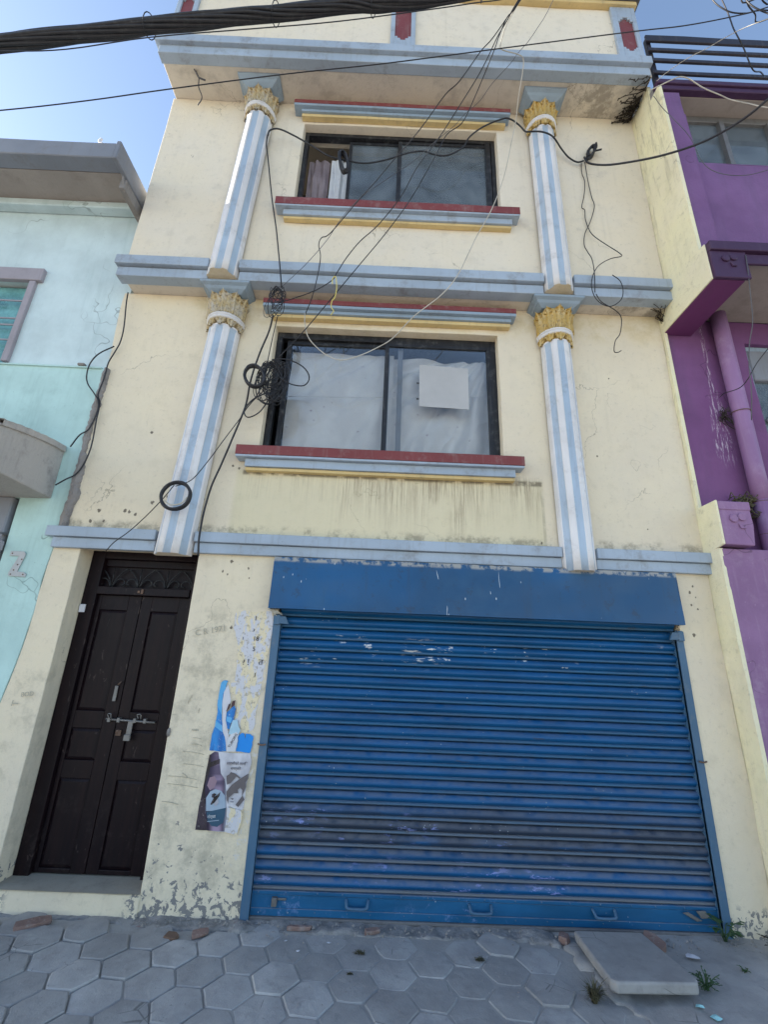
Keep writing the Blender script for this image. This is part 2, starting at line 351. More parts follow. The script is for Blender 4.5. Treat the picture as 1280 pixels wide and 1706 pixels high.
def paver_mat(name, a, b):
    g = G(name)
    rnd = g.n.new('ShaderNodeObjectInfo').outputs['Random']
    c = g.mix(g.ramp(g.noise(5, 5, .6), .35, .65), a, b)
    k = g.mth('ADD', g.mul(rnd, .34), .83)
    c = g.mix(1.0, c, g.n.new('ShaderNodeCombineXYZ').outputs[0] if False else c)
    hs = g.n.new('ShaderNodeHueSaturation'); g.l.new(k, hs.inputs['Value']); g.l.new(c, hs.inputs['Color']); c = hs.outputs[0]
    c = g.mix(g.mul(g.ramp(g.noise(11, 7, .75), .52, .7), .3), c, (.13, .13, .13))
    c = g.mix(g.mul(g.ramp(g.noise(90, 3, .6), .6, .75), .35), c, (.33, .33, .33))
    c = g.mix(g.mul(g.ramp(g.noise(1.6, 6, .7), .42, .62), .35), c, (.20, .19, .18))
    c = g.mix(g.mul(g.ramp(g.noise(4.5, 7, .75), .55, .72), .4), c, (.40, .385, .36))
    ck = g.ramp(g.vor(3.2, g.scl(g.pos(), (1, 1, 1)), 'DISTANCE_TO_EDGE'), .008, .002); ck = g.mul(ck, g.ramp(g.noise(2.3, 2), .56, .6))
    c = g.mix(g.mul(ck, .6), c, (.07, .07, .07))
    g.bump(g.noise(14, 6, .65), .008, .6); g.bump(g.noise(120, 3), .0025, .8)
    return g.done(c, .85, 0, .25)
M['paver'] = paver_mat('cement_paver', (.34, .33, .32), (.40, .39, .375))
M['slab'] = paver_mat('loose_slab', (.30, .292, .28), (.355, .345, .33))
def ground_mat():
    g = G('dusty_ground')
    c = g.mix(g.ramp(g.noise(3, 6, .65), .35, .65), (.37, .36, .34), (.30, .29, .275))
    c = g.mix(g.mul(g.ramp(g.noise(30, 5, .7), .5, .7), .4), c, (.30, .285, .27))
    far = g.ramp(g.mth('ABSOLUTE', g.sep(g.pos())[1]), 2.5, 4.5)
    c = g.mix(far, c, g.mix(g.noise(.4, 4), (.38, .34, .29), (.30, .27, .24)))
    g.bump(g.noise(40, 5, .7), .006, .8)
    return g.done(c, .95, 0, .2)
M['ground'] = ground_mat()
def mortar_mat():
    g = G('rough_mortar')
    c = g.mix(g.ramp(g.noise(9, 6, .7), .35, .65), (.34, .325, .31), (.20, .195, .19))
    c = g.mix(g.mul(g.ramp(g.noise(14, 4, .7), .62, .68), .6), c, (.26, .14, .11))
    g.bump(g.noise(45, 6, .75), .012, .9)
    return g.done(c, .95, 0, .2)
M['mortar'] = mortar_mat()
def curtain_mat(name, a, b):
    g = G(name)
    c = g.mix(g.ramp(g.noise(3, 5), .35, .65), a, b)
    v = g.vor(9); m = g.mul(g.ramp(v, .16, .1), g.ramp(g.noise(50, 3), .5, .6))
    c = g.mix(g.mul(m, .6), c, (.3, .22, .28))
    m = g.done(c, .9, 0, .1); g.b.inputs['Subsurface Weight'].default_value = 0
    return m
M['sheet'] = curtain_mat('white_sheet', (.80, .79, .79), (.70, .69, .70))
M['curtain'] = curtain_mat('mauve_curtain', (.34, .29, .31), (.24, .20, .22))
M['net'] = curtain_mat('pale_net', (.72, .74, .75), (.60, .62, .65))
def glass(name, dirt, tint, dcol=(.42, .47, .50)):
    g = G(name); t = g.n
    g.n.remove(g.b)
    out = [k for k in t if k.type == 'OUTPUT_MATERIAL'][0]
    tr = t.new('ShaderNodeBsdfTransparent'); tr.inputs[0].default_value = (*tint, 1)
    gl = t.new('ShaderNodeBsdfGlossy'); gl.inputs['Roughness'].default_value = .03
    fr = t.new('ShaderNodeFresnel'); fr.inputs[0].default_value = 1.52
    bp = t.new('ShaderNodeBump'); bp.inputs['Distance'].default_value = .004; g.l.new(g.noise(1.4, 2), bp.inputs['Height']); g.l.new(bp.outputs[0], gl.inputs['Normal'])
    mx = t.new('ShaderNodeMixShader'); g.l.new(g.mth('MINIMUM', g.mul(fr.outputs[0], 1.1), 1.0), mx.inputs[0]); g.l.new(tr.outputs[0], mx.inputs[1]); g.l.new(gl.outputs[0], mx.inputs[2])
    df = t.new('ShaderNodeBsdfDiffuse'); df.inputs[0].default_value = (*dcol, 1)
    m2 = t.new('ShaderNodeMixShader'); g.l.new(g.mth('ADD', g.mul(g.ramp(g.noise(3.5, 7, .7), .3, .8), dirt), dirt*.5), m2.inputs[0]); g.l.new(mx.outputs[0], m2.inputs[1]); g.l.new(df.outputs[0], m2.inputs[2])
    g.l.new(m2.outputs[0], out.inputs[0]); return g.m
M['glass'] = glass('dusty_glass', .015, (.98, .99, .99))
M['glass_up'] = glass('dusty_glass_upper', .22, (.94, .97, .98), (.34, .40, .45))
M['glass_teal'] = glass('teal_glass', .65, (.6, .85, .85), (.25, .55, .58))

# ------------------------------------------------------------------ mesh helpers
class MB:
    def __init__(s): s.v = []; s.f = []; s.mi = []; s.cur = 0; s.sm = []
    def add(s, vs, fs, smooth=False):
        o = len(s.v); s.v += [tuple(p) for p in vs]
        for f in fs: s.f.append(tuple(i+o for i in f)); s.mi.append(s.cur); s.sm.append(smooth)
        return s
    def box(s, x0, x1, y0, y1, z0, z1):
        return s.add([(x0,y0,z0),(x1,y0,z0),(x1,y1,z0),(x0,y1,z0),(x0,y0,z1),(x1,y0,z1),(x1,y1,z1),(x0,y1,z1)],
              [(0,3,2,1),(4,5,6,7),(0,1,5,4),(1,2,6,5),(2,3,7,6),(3,0,4,7)])
    def prism(s, pts, y0, y1):                   # outline in x,z pushed from y0 (front) to y1
        n = len(pts); a = sum(pts[i][0]*pts[(i+1)%n][1]-pts[(i+1)%n][0]*pts[i][1] for i in range(n))
        if a < 0: pts = pts[::-1]
        vs = [(x,y0,z) for x,z in pts]+[(x,y1,z) for x,z in pts]
        return s.add(vs, [tuple(range(n)), tuple(range(2*n-1, n-1, -1))]+[(i, i+n, (i+1)%n+n, (i+1)%n) for i in range(n)])
    def zprism(s, pts, z0, z1):
        n = len(pts); a = sum(pts[i][0]*pts[(i+1)%n][1]-pts[(i+1)%n][0]*pts[i][1] for i in range(n))
        if a < 0: pts = pts[::-1]
        vs = [(x,y,z0) for x,y in pts]+[(x,y,z1) for x,y in pts]
        return s.add(vs, [tuple(range(n-1,-1,-1)), tuple(range(n, 2*n))]+[(i, (i+1)%n, (i+1)%n+n, i+n) for i in range(n)])
    def tube(s, pts, r, n=7, closed=False, sub=4):
        P = smooth(pts, sub, closed) if sub > 1 else [Vector(p) for p in pts]
        k = len(P); vs = []; nrm = None
        for i in range(k):
            a = P[(i-1) % k] if closed or i else P[i]; b = P[(i+1) % k] if closed or i < k-1 else P[i]
            t = (b-a); t = t.normalized() if t.length > 1e-9 else Vector((0, 0, 1))
            if nrm is None: nrm = t.orthogonal().normalized()
            nrm = (nrm - t*nrm.dot(t)); nrm = nrm.normalized() if nrm.length > 1e-6 else t.orthogonal().normalized()
            bn = t.cross(nrm); rr = r(i/(k-1)) if callable(r) else r
            for j in range(n): vs.append(P[i]+(nrm*cos(2*pi*j/n)+bn*sin(2*pi*j/n))*rr)
        fs = [(i*n+j, i*n+(j+1)%n, ((i+1)%k)*n+(j+1)%n, ((i+1)%k)*n+j) for i in range(k if closed else k-1) for j in range(n)]
        if not closed: fs += [tuple(range(n-1, -1, -1)), tuple((k-1)*n+j for j in range(n))]
        return s.add(vs, fs, True)
    def grid(s, fn, nu, nv, smooth=True):
        vs = [fn(i/nu, j/nv) for j in range(nv+1) for i in range(nu+1)]
        return s.add(vs, [(j*(nu+1)+i, j*(nu+1)+i+1, (j+1)*(nu+1)+i+1, (j+1)*(nu+1)+i) for j in range(nv) for i in range(nu)], smooth)
    def build(s, name, mats, parent=None, bevel=0, seg=1, label=None, loc=None, smooth_angle=None):
        me = bpy.data.meshes.new(name); base = Vector(loc) if loc is not None else (wloc(parent) if parent else Vector((0, 0, 0)))
        me.from_pydata([tuple(Vector(v)-base) for v in s.v], [], s.f); me.update()
        if not isinstance(mats, (list, tuple)): mats = [mats]
        for m in mats: me.materials.append(m)
        for p, mi, sm in zip(me.polygons, s.mi, s.sm): p.material_index = mi; p.use_smooth = sm
        o = bpy.data.objects.new(name, me); S.collection.objects.link(o)
        if parent: o.parent = parent; o.location = base-wloc(parent)
        else: o.location = base
        WL[o.name] = base
        if bevel:
            b = o.modifiers.new('bevel', 'BEVEL'); b.width = bevel; b.segments = seg; b.limit_method = 'ANGLE'; b.angle_limit = radians(40)
        if label: o['label'] = label
        return o
WL = {}
def wloc(o): return WL[o.name]
def smooth(pts, sub, closed=False):
    P = [Vector(p) for p in pts]; n = len(P); out = []
    rng = range(n) if closed else range(n-1)
    for i in rng:
        p0 = P[(i-1) % n] if closed or i else P[i]*2-P[i+1]; p1 = P[i]; p2 = P[(i+1) % n]
        p3 = P[(i+2) % n] if closed or i+2 < n else P[i+1]*2-P[i]
        for j in range(sub):
            t = j/sub; t2 = t*t; t3 = t2*t
            out.append(.5*((2*p1)+(-p0+p2)*t+(2*p0-5*p1+4*p2-p3)*t2+(-p0+3*p1-3*p2+p3)*t3))
    if not closed: out.append(P[-1])
    return out
def thing(name, loc, label, cat, group=None):
    o = bpy.data.objects.new(name, None); S.collection.objects.link(o); o.location = loc; WL[o.name] = Vector(loc)
    o.empty_display_size = .1; o['label'] = label; o['category'] = cat
    if group: o['group'] = group
    return o
def tag(o, label, cat, group=None):
    o['label'] = label; o['category'] = cat
    if group: o['group'] = group
    return o
def struct(o, kind='structure'): o['kind'] = kind; return o
def bounds_loc(mb): 
    xs = [v[0] for v in mb.v]; ys = [v[1] for v in mb.v]; zs = [v[2] for v in mb.v]
    return ((min(xs)+max(xs))/2, (min(ys)+max(ys))/2, min(zs))
def clone(o, loc, parent):                        # another piece with the same mesh
    c = o.copy(); S.collection.objects.link(c); c.parent = parent; WL[c.name] = Vector(loc)
    c.location = Vector(loc)-(wloc(parent) if parent else Vector((0, 0, 0))); return c
def wall_grid(mb, x0, x1, z0, z1, y, holes, depth=.25, step=.14, amp=.0035, xwarp=None, reveal=True, sides=(1,1,1,1)):
    def cuts(a, b, extra):
        c = sorted(set([a, b]+[e for e in extra if a < e < b])); out = []
        for p, q in zip(c, c[1:]):
            n = max(1, round((q-p)/step)); out += [p+(q-p)*i/n for i in range(n)]
        return out+[b]
    X = cuts(x0, x1, [h[0] for h in holes]+[h[1] for h in holes]); Z = cuts(z0, z1, [h[2] for h in holes]+[h[3] for h in holes])
    def P(x, z, yy):
        xx = xwarp(x, z) if xwarp else x
        e = noise.noise(Vector((x*1.7+9, z*1.7, y*5)))*amp*2+noise.noise(Vector((x*6, z*6, 3)))*amp
        return (xx+noise.noise(Vector((x*3, z*9, 7)))*amp*.8, yy+(e if yy == y else 0), z+noise.noise(Vector((x*9, z*3, 1)))*amp*.6)
    idx = {}; vs = []; fs = []
    def V(i, j, k):
        if (i, j, k) not in idx: idx[(i, j, k)] = len(vs); vs.append(P(X[i], Z[j], y if k == 0 else y+depth))
        return idx[(i, j, k)]
    def solid(i, j):
        if i < 0 or j < 0 or i >= len(X)-1 or j >= len(Z)-1: return False
        cx = (X[i]+X[i+1])/2; cz = (Z[j]+Z[j+1])/2
        return not any(h[0] < cx < h[1] and h[2] < cz < h[3] for h in holes)
    for i in range(len(X)-1):
        for j in range(len(Z)-1):
            if not solid(i, j): continue
            fs.append((V(i,j,0), V(i+1,j,0), V(i+1,j+1,0), V(i,j+1,0))); fs.append((V(i,j,1), V(i,j+1,1), V(i+1,j+1,1), V(i+1,j,1)))
            if not solid(i-1, j): fs.append((V(i,j,0), V(i,j+1,0), V(i,j+1,1), V(i,j,1)))
            if not solid(i+1, j): fs.append((V(i+1,j,0), V(i+1,j,1), V(i+1,j+1,1), V(i+1,j+1,0)))
            if not solid(i, j-1): fs.append((V(i,j,0), V(i,j,1), V(i+1,j,1), V(i+1,j,0)))
            if not solid(i, j+1): fs.append((V(i,j+1,0), V(i+1,j+1,0), V(i+1,j+1,1), V(i,j+1,1)))
    mb.add(vs, fs); return mb
def bar(mb, x0, x1, y0, y1, z0, z1, amp=.002, step=.22, lean=0):     # long trim strip, slightly wavy by hand
    n = max(1, int((x1-x0)/step)); vs = []
    for i in range(n+1):
        x = x0+(x1-x0)*i/n
        a, b, c = [noise.noise(Vector((x*2.1+k*7, z0*3+k, 2)))*amp for k in range(3)]
        vs += [(x, y0+a, z0+b), (x, y1, z0+b), (x, y1, z1+c), (x, y0+a, z1+c)]
    fs = [(0, 1, 2, 3)[::1]]
    for i in range(n):
        o = i*4; p = o+4
        fs += [(o, p, p+1, o+1), (o+1, p+1, p+2, o+2), (o+2, p+2, p+3, o+3), (o+3, p+3, p, o)]
    fs = [tuple(reversed(f)) for f in fs]; fs.append((n*4, n*4+1, n*4+2, n*4+3))
    mb.add(vs, [tuple(reversed(f)) for f in fs]); return mb
def text_mesh(body, size, mat, name, parent, x, z, y, width=None, rot=0, thick=.0006, shear=0, label=None):
    cu = bpy.data.curves.new('lettering', 'FONT'); cu.body = body; cu.size = size; cu.extrude = thick; cu.shear = shear
    t = bpy.data.objects.new('lettering', cu); S.collection.objects.link(t)
    bpy.context.view_layer.update()
    me = bpy.data.meshes.new_from_object(t.evaluated_get(bpy.context.evaluated_depsgraph_get()))
    S.collection.objects.unlink(t); bpy.data.objects.remove(t)
    if not me.vertices: return None
    w = max(v.co.x for v in me.vertices)-min(v.co.x for v in me.vertices)
    k = (width/w) if width else 1
    o = MB(); cr, sr = cos(rot), sin(rot)
    vs = []
    for v in me.vertices:
        a = v.co.x*k; b = v.co.y*k
        vs.append((x+a*cr-b*sr, y-(v.co.z if v.co.z > 0 else v.co.z), z+a*sr+b*cr))
    o.add(vs, [tuple(p.vertices) for p in me.polygons]); bpy.data.meshes.remove(me)
    return o.build(name, mat, parent, label=label)

WIRES = [
 ('overhead_wire', 'long black wire slanting across the whole top of the picture below the thick bundle', 0.006, 'wire_black', [(-4.202, -1.3, 5.376), (-3.16, -1.25, 5.684), (-2.522, -1.22, 5.908), (-1.914, -1.2, 6.135), (-0.983, -1.15, 6.502), (-0.149, -1.15, 6.707), (1.022, -1.15, 7.04), (2.156, -1.2, 7.254), (2.567, -1.25, 7.256), (2.98, -1.3, 7.311), (3.277, -1.35, 7.363), (3.928, -1.5, 7.523)], 'wire', None),
 ('overhead_wire', 'thin black wire running close under the thick cable bundle', 0.005, 'wire_black', [(-3.728, -1.6, 5.678), (-2.886, -1.6, 5.722), (-2.452, -1.58, 5.819), (-1.905, -1.55, 6.072), (-1.183, -1.5, 6.348), (-0.532, -1.5, 6.495), (0.139, -1.5, 6.696), (0.583, -1.5, 6.841), (1.042, -1.5, 7.026), (2.288, -1.5, 7.859)], 'wire', None),
 ('service_wire', 'black wire of the fan ending low beside the dark left edge of the lower window', 0.006, 'wire_black', [(1.57, -1.7, 8.093), (1.068, -1.3, 7.413), (0.967, -1.22, 7.335), (0.902, -1.15, 7.194), (0.853, -1.1, 7.044), (0.723, -0.85, 6.842), (0.622, -0.75, 6.662), (0.491, -0.65, 6.656), (0.378, -0.6, 6.408), (0.156, -0.5, 5.957), (-0.087, -0.4, 5.595), (-0.31, -0.35, 5.265), (-0.573, -0.3, 4.865), (-0.804, -0.25, 4.529), (-1.029, -0.18, 4.271)], 'wire', None),
 ('service_wire', 'black fan wire crossing the upper window and dropping to the yellow twisted end', 0.006, 'wire_black', [(1.543, -1.7, 8.091), (1.046, -1.3, 7.411), (0.977, -1.22, 7.317), (0.894, -1.14, 7.215), (0.81, -1.05, 7.056), (0.733, -0.95, 6.965), (0.612, -0.82, 6.845), (0.435, -0.7, 6.586), (0.336, -0.65, 6.446), (0.185, -0.6, 6.201), (0.056, -0.5, 5.975), (-0.156, -0.4, 5.716), (-0.323, -0.38, 5.519), (-0.449, -0.34, 5.343), (-0.531, -0.32, 5.173), (-0.576, -0.32, 5.075), (-0.73, -0.32, 4.943), (-0.967, -0.3, 4.842), (-1.065, -0.28, 4.821)], 'wire', None),
 ('service_wire', 'leftmost black fan wire, ending in a hook on the cream wall below the upper sill', 0.006, 'wire_black', [(1.517, -1.7, 8.088), (1.057, -1.3, 7.412), (0.96, -1.22, 7.316), (0.843, -1.12, 7.209), (0.751, -1.05, 7.161), (0.566, -0.95, 6.908), (0.444, -0.85, 6.885), (0.259, -0.75, 6.637), (0.104, -0.67, 6.458), (-0.019, -0.6, 6.356), (-0.186, -0.55, 6.118), (-0.353, -0.5, 5.909), (-0.623, -0.35, 5.647), (-0.717, -0.3, 5.638), (-0.745, -0.27, 5.577), (-0.716, -0.27, 5.445), (-0.709, -0.3, 5.259), (-0.715, -0.32, 5.089), (-0.745, -0.3, 4.89), (-0.817, -0.2, 4.767)], 'wire', None),
 ('service_wire', 'very thin grey wire slanting from the roof coping to the upper red lintel', 0.0035, 'wire_grey', [(1.656, -1.3, 8.262), (1.431, -1.1, 7.781), (1.329, -1.05, 7.593), (1.236, -1.0, 7.455), (1.14, -0.98, 7.32), (1.065, -0.94, 7.22), (0.906, -0.85, 7.082), (0.803, -0.77, 6.969), (0.665, -0.7, 6.886), (0.564, -0.65, 6.786), (0.35, -0.58, 6.62), (0.177, -0.5, 6.489), (-0.061, -0.42, 6.359), (-0.359, -0.35, 6.138), (-0.543, -0.3, 5.9), (-0.665, -0.28, 5.634), (-0.835, -0.32, 5.268), (-0.996, -0.32, 5.036), (-1.051, -0.3, 4.981)], 'wire', None),
 ('service_wire', 'pale looping wire bellying down across the top of the lower window', 0.006, 'wire_pale', [(1.082, -1.3, 7.461), (0.978, -1.18, 7.335), (0.939, -1.14, 7.219), (0.924, -1.1, 7.14), (0.963, -1.08, 7.131), (1.102, -1.04, 7.172), (1.173, -1.0, 7.197), (1.181, -0.96, 7.114), (1.155, -0.85, 6.874), (1.155, -0.75, 6.743), (1.109, -0.7, 6.477), (1.041, -0.63, 6.122), (0.933, -0.55, 5.803), (0.792, -0.5, 5.511), (0.718, -0.48, 5.328), (0.606, -0.45, 5.065), (0.463, -0.4, 4.882), (0.22, -0.35, 4.674), (0.035, -0.3, 4.464), (-0.114, -0.28, 4.36), (-0.258, -0.27, 4.282), (-0.418, -0.27, 4.222), (-0.557, -0.27, 4.266), (-0.677, -0.26, 4.373), (-0.755, -0.25, 4.484), (-0.798, -0.24, 4.627), (-0.81, -0.24, 4.752)], 'wire', None),
 ('wire_end', 'short twisted yellow bare wire end hanging over the middle band above the lower window', 0.006, 'wire_yellow', [(-0.56, -0.33, 5.029), (-0.564, -0.33, 5.08), (-0.548, -0.34, 5.107), (-0.53, -0.34, 5.093), (-0.517, -0.33, 4.981), (-0.527, -0.32, 4.883), (-0.553, -0.31, 4.842), (-0.555, -0.3, 4.781), (-0.53, -0.3, 4.74), (-0.554, -0.3, 4.69)], 'wire', None),
 ('sagging_cable', 'black cable sagging across the upper window from the left column to the right column', 0.011, 'wire_black', [(-1.433, -0.3, 7.088), (-1.417, -0.3, 7.177), (-1.332, -0.27, 7.254), (-1.154, -0.27, 7.157), (-0.943, -0.26, 7.022), (-0.745, -0.26, 6.873), (-0.531, -0.26, 6.812), (-0.333, -0.26, 6.787), (-0.106, -0.26, 6.859), (0.122, -0.26, 6.979), (0.294, -0.26, 7.019), (0.401, -0.26, 6.978), (0.554, -0.26, 6.969), (0.729, -0.26, 7.106), (0.813, -0.26, 7.289), (0.972, -0.27, 7.454), (1.195, -0.28, 7.585), (1.283, -0.3, 7.546), (1.353, -0.35, 7.364), (1.392, -0.4, 7.183), (1.449, -0.42, 7.154), (1.573, -0.42, 7.153), (1.715, -0.35, 7.202), (1.852, -0.24, 7.195), (1.932, -0.22, 7.095), (2.02, -0.22, 7.024), (2.097, -0.22, 7.048)], 'wire', None),
 ('entry_cable', 'thick black cable rising to the right from the wall knot past the yellow side wall', 0.013, 'wire_black', [(2.11, -0.22, 7.107), (2.135, -0.25, 6.967), (2.25, -0.35, 6.794), (2.402, -0.5, 6.619), (2.58, -0.67, 6.454), (2.774, -0.8, 6.387), (2.926, -0.9, 6.374), (3.024, -1.1, 6.281), (3.117, -1.25, 6.283), (3.563, -1.5, 6.629)], 'wire', None),
 ('hanging_wire', 'thin kinked black wire dropping straight from the wall knot to the middle band', 0.0055, 'wire_black', [(2.114, -0.21, 7.046), (2.124, -0.2, 6.777), (2.137, -0.2, 6.53), (2.154, -0.2, 6.397), (2.119, -0.2, 6.254), (2.064, -0.2, 6.104), (2.006, -0.2, 5.974), (1.984, -0.2, 5.823), (1.999, -0.22, 5.703), (2.008, -0.26, 5.563), (1.988, -0.3, 5.341), (1.967, -0.3, 5.102)], 'wire', None),
 ('hanging_wire', 'thin black wire dangling in a closed loop across the middle band, ending in mid air', 0.0055, 'wire_black', [(2.08, -0.2, 7.059), (2.069, -0.2, 6.886), (2.087, -0.2, 6.747), (2.059, -0.2, 6.543), (2.014, -0.2, 6.362), (2.042, -0.2, 6.319), (2.035, -0.2, 6.188), (2.058, -0.2, 6.044), (2.086, -0.22, 5.929), (2.185, -0.24, 5.796), (2.287, -0.27, 5.655), (2.298, -0.28, 5.597), (2.178, -0.29, 5.547), (2.054, -0.3, 5.451), (1.976, -0.31, 5.329), (1.936, -0.31, 5.178), (1.954, -0.31, 5.033), (2.019, -0.31, 4.95), (2.103, -0.31, 4.934), (2.199, -0.31, 5.011), (2.237, -0.31, 5.122), (2.224, -0.31, 5.246), (2.157, -0.31, 5.317)], 'wire', None),
 ('hanging_wire', 'short kinked black wire hanging below the middle band at the right of the right column', 0.0055, 'wire_black', [(1.976, -0.3, 5.08), (2.017, -0.3, 4.989), (2.151, -0.28, 4.915), (2.223, -0.24, 4.863), (2.228, -0.18, 4.739), (2.194, -0.14, 4.679), (2.193, -0.1, 4.592), (2.226, -0.1, 4.58), (2.264, -0.1, 4.603)], 'wire', None),
 ('drop_cable', 'black cable falling beside the left upper column down to the hanging coils', 0.009, 'wire_black', [(-1.438, -0.28, 7.2), (-1.458, -0.24, 7.068), (-1.405, -0.23, 6.781), (-1.302, -0.23, 6.243), (-1.209, -0.23, 5.824), (-1.141, -0.25, 5.482), (-1.089, -0.32, 5.253), (-1.04, -0.32, 4.976)], 'wire', None),
 ('drop_cable', 'thick black cable running past the lower window sill down to the top of the door', 0.011, 'wire_black', [(-1.12, -0.2, 4.751), (-1.154, -0.15, 4.603), (-1.23, -0.1, 4.377), (-1.279, -0.08, 4.107), (-1.286, -0.08, 3.874), (-1.306, -0.08, 3.735), (-1.368, -0.08, 3.458), (-1.423, -0.08, 3.223), (-1.474, -0.08, 3.023), (-1.499, -0.08, 2.804), (-1.494, -0.1, 2.667), (-1.483, -0.12, 2.533), (-1.474, -0.1, 2.408)], 'wire', None),
 ('drop_cable', 'thin black cable between the two hanging coils left of the lower window', 0.006, 'wire_black', [(-1.074, -0.2, 4.753), (-1.112, -0.14, 4.571), (-1.142, -0.1, 4.313), (-1.15, -0.1, 4.146), (-1.186, -0.1, 3.949), (-1.282, -0.1, 3.762)], 'wire', None),
 ('drop_cable', 'thin black wire from the big tangle to the round black hoop', 0.005, 'wire_black', [(-1.129, -0.12, 3.971), (-1.251, -0.1, 3.819), (-1.314, -0.1, 3.68), (-1.402, -0.14, 3.455), (-1.494, -0.2, 3.193), (-1.575, -0.22, 3.033), (-1.645, -0.23, 2.977), (-1.705, -0.23, 2.953)], 'wire', None),
 ('drop_cable', 'thin black wire from the black hoop down to the top corner of the door', 0.005, 'wire_black', [(-1.716, -0.23, 2.963), (-1.798, -0.2, 2.855), (-1.933, -0.14, 2.723), (-2.061, -0.12, 2.584), (-2.161, -0.12, 2.489), (-2.224, -0.1, 2.416)], 'wire', None),
 ('wall_cable', 'black cable looping down the joint between the pale teal house and the cream house', 0.008, 'wire_black', [(-2.625, -0.1, 5.041), (-2.643, -0.06, 4.943), (-2.609, -0.05, 4.66), (-2.612, -0.04, 4.49), (-2.64, -0.04, 4.363), (-2.67, -0.04, 4.245), (-2.67, -0.04, 4.077), (-2.684, -0.04, 3.9), (-2.644, -0.04, 3.806), (-2.627, -0.05, 3.626), (-2.608, -0.05, 3.373), (-2.628, -0.05, 3.197), (-2.674, -0.05, 3.092), (-2.721, -0.08, 3.032), (-2.742, -0.15, 2.948)], 'wire', None),
 ('wall_cable', 'thin black cable loop on the teal wall left of the house joint', 0.008, 'wire_black', [(-2.658, -0.04, 4.439), (-2.781, -0.04, 4.349), (-2.839, -0.04, 4.236), (-2.84, -0.04, 4.102), (-2.804, -0.04, 4.005), (-2.717, -0.05, 3.905), (-2.659, -0.05, 3.824), (-2.639, -0.05, 3.718), (-2.67, -0.05, 3.538), (-2.739, -0.05, 3.468), (-2.75, -0.1, 3.329)], 'wire', None),
 ('drop_wire', 'thin wire hanging from the dark balcony beam in front of the purple wall', 0.005, 'wire_grey', [(3.089, -0.73, 5.147), (3.072, -0.73, 4.977), (3.075, -0.7, 4.811), (3.073, -0.65, 4.507), (3.049, -0.6, 4.332), (2.99, -0.6, 4.089), (2.957, -0.6, 3.857), (2.991, -0.5, 3.641)], 'wire', None),
 ('drop_wire', 'thin black wire tied round the purple drainpipe', 0.005, 'wire_black', [(3.223, -0.6, 4.311), (3.164, -0.5, 4.203), (3.106, -0.45, 4.085), (3.114, -0.35, 4.063), (3.106, -0.25, 4.086), (3.093, -0.2, 4.1), (3.128, -0.1, 4.122)], 'wire', None),
 ('roof_wire', 'thin wire sagging through the railings at the top right, ending at the dark slab', 0.008, 'wire_black', [(3.296, -1.0, 8.774), (3.329, -1.0, 8.334), (3.344, -1.0, 8.072), (3.344, -1.0, 7.867), (3.355, -1.0, 7.748), (3.443, -0.95, 7.638), (3.517, -0.9, 7.458), (3.605, -0.85, 7.48), (3.726, -0.8, 7.579), (3.886, -0.7, 7.71)], 'wire', None),
 ('roof_wire', 'thin pale wire rising to the right across the railings', 0.004, 'wire_pale', [(2.705, -0.7, 7.553), (2.774, -0.75, 7.588), (2.881, -0.9, 7.525), (3.016, -1.0, 7.498), (3.074, -1.1, 7.428), (3.185, -1.2, 7.382), (3.338, -1.3, 7.322), (3.916, -1.4, 7.497)], 'wire', None),
 ('roof_wire', 'pale cable crossing the grey soffit under the dark roof slab at the right', 0.007, 'wire_pale', [(2.483, -0.85, 7.106), (2.671, -0.9, 7.179), (2.769, -0.9, 7.233), (2.853, -0.9, 7.202), (2.961, -0.9, 7.082), (3.106, -0.9, 6.984), (3.197, -0.9, 6.92), (3.31, -0.95, 6.775), (3.432, -1.0, 6.633), (3.906, -1.1, 6.406)], 'wire', None),
 ('roof_wire', 'thin curved wire sagging in front of the purple upper wall below its window', 0.004, 'wire_grey', [(2.653, -0.68, 7.344), (2.717, -0.68, 7.159), (2.792, -0.7, 6.945), (2.9, -0.7, 6.703), (2.936, -0.72, 6.334), (2.994, -0.75, 6.154), (3.099, -0.8, 6.031), (3.212, -0.85, 5.972), (3.362, -0.9, 5.977)], 'wire', None),
 ('roof_wire', 'dark wire curving down from the tangle in the top right corner of the sky', 0.007, 'wire_black', [(2.819, -1.3, 7.751), (2.862, -1.3, 7.543), (2.923, -1.3, 7.435), (3.005, -1.3, 7.377), (3.131, -1.3, 7.378), (3.235, -1.3, 7.424), (3.393, -1.3, 7.437), (3.809, -1.4, 7.127)], 'wire', None),
 ('roof_wire', 'dark wire looping at the very top right corner of the sky', 0.008, 'wire_black', [(3.033, -1.4, 7.423), (3.041, -1.4, 7.314), (3.077, -1.4, 7.236), (3.137, -1.4, 7.178), (3.205, -1.4, 7.131), (3.463, -1.5, 6.621)], 'wire', None),
]
BUNDLE = [(-4.13, -1.6, 5.339), (-3.523, -1.58, 5.646), (-2.985, -1.55, 5.907), (-2.397, -1.52, 6.153), (-1.847, -1.5, 6.358), (-1.299, -1.5, 6.498), (-0.934, -1.48, 6.631), (-0.455, -1.48, 6.77), (-0.159, -1.48, 6.812), (0.338, -1.48, 6.947), (1.162, -1.5, 7.285), (2.904, -1.5, 8.221)]
SPOTS = {'coilA': (-1.08, -0.3, 4.836), 'coilB': (-1.069, -0.18, 4.048), 'coilB2': (-1.192, -0.18, 4.029), 'hoop': (-1.679, -0.24, 2.867), 'coilW': (-0.572, -0.27, 6.756), 'knot': (2.192, -0.22, 7.181), 'weed1': (2.625, -0.3, 7.944)}
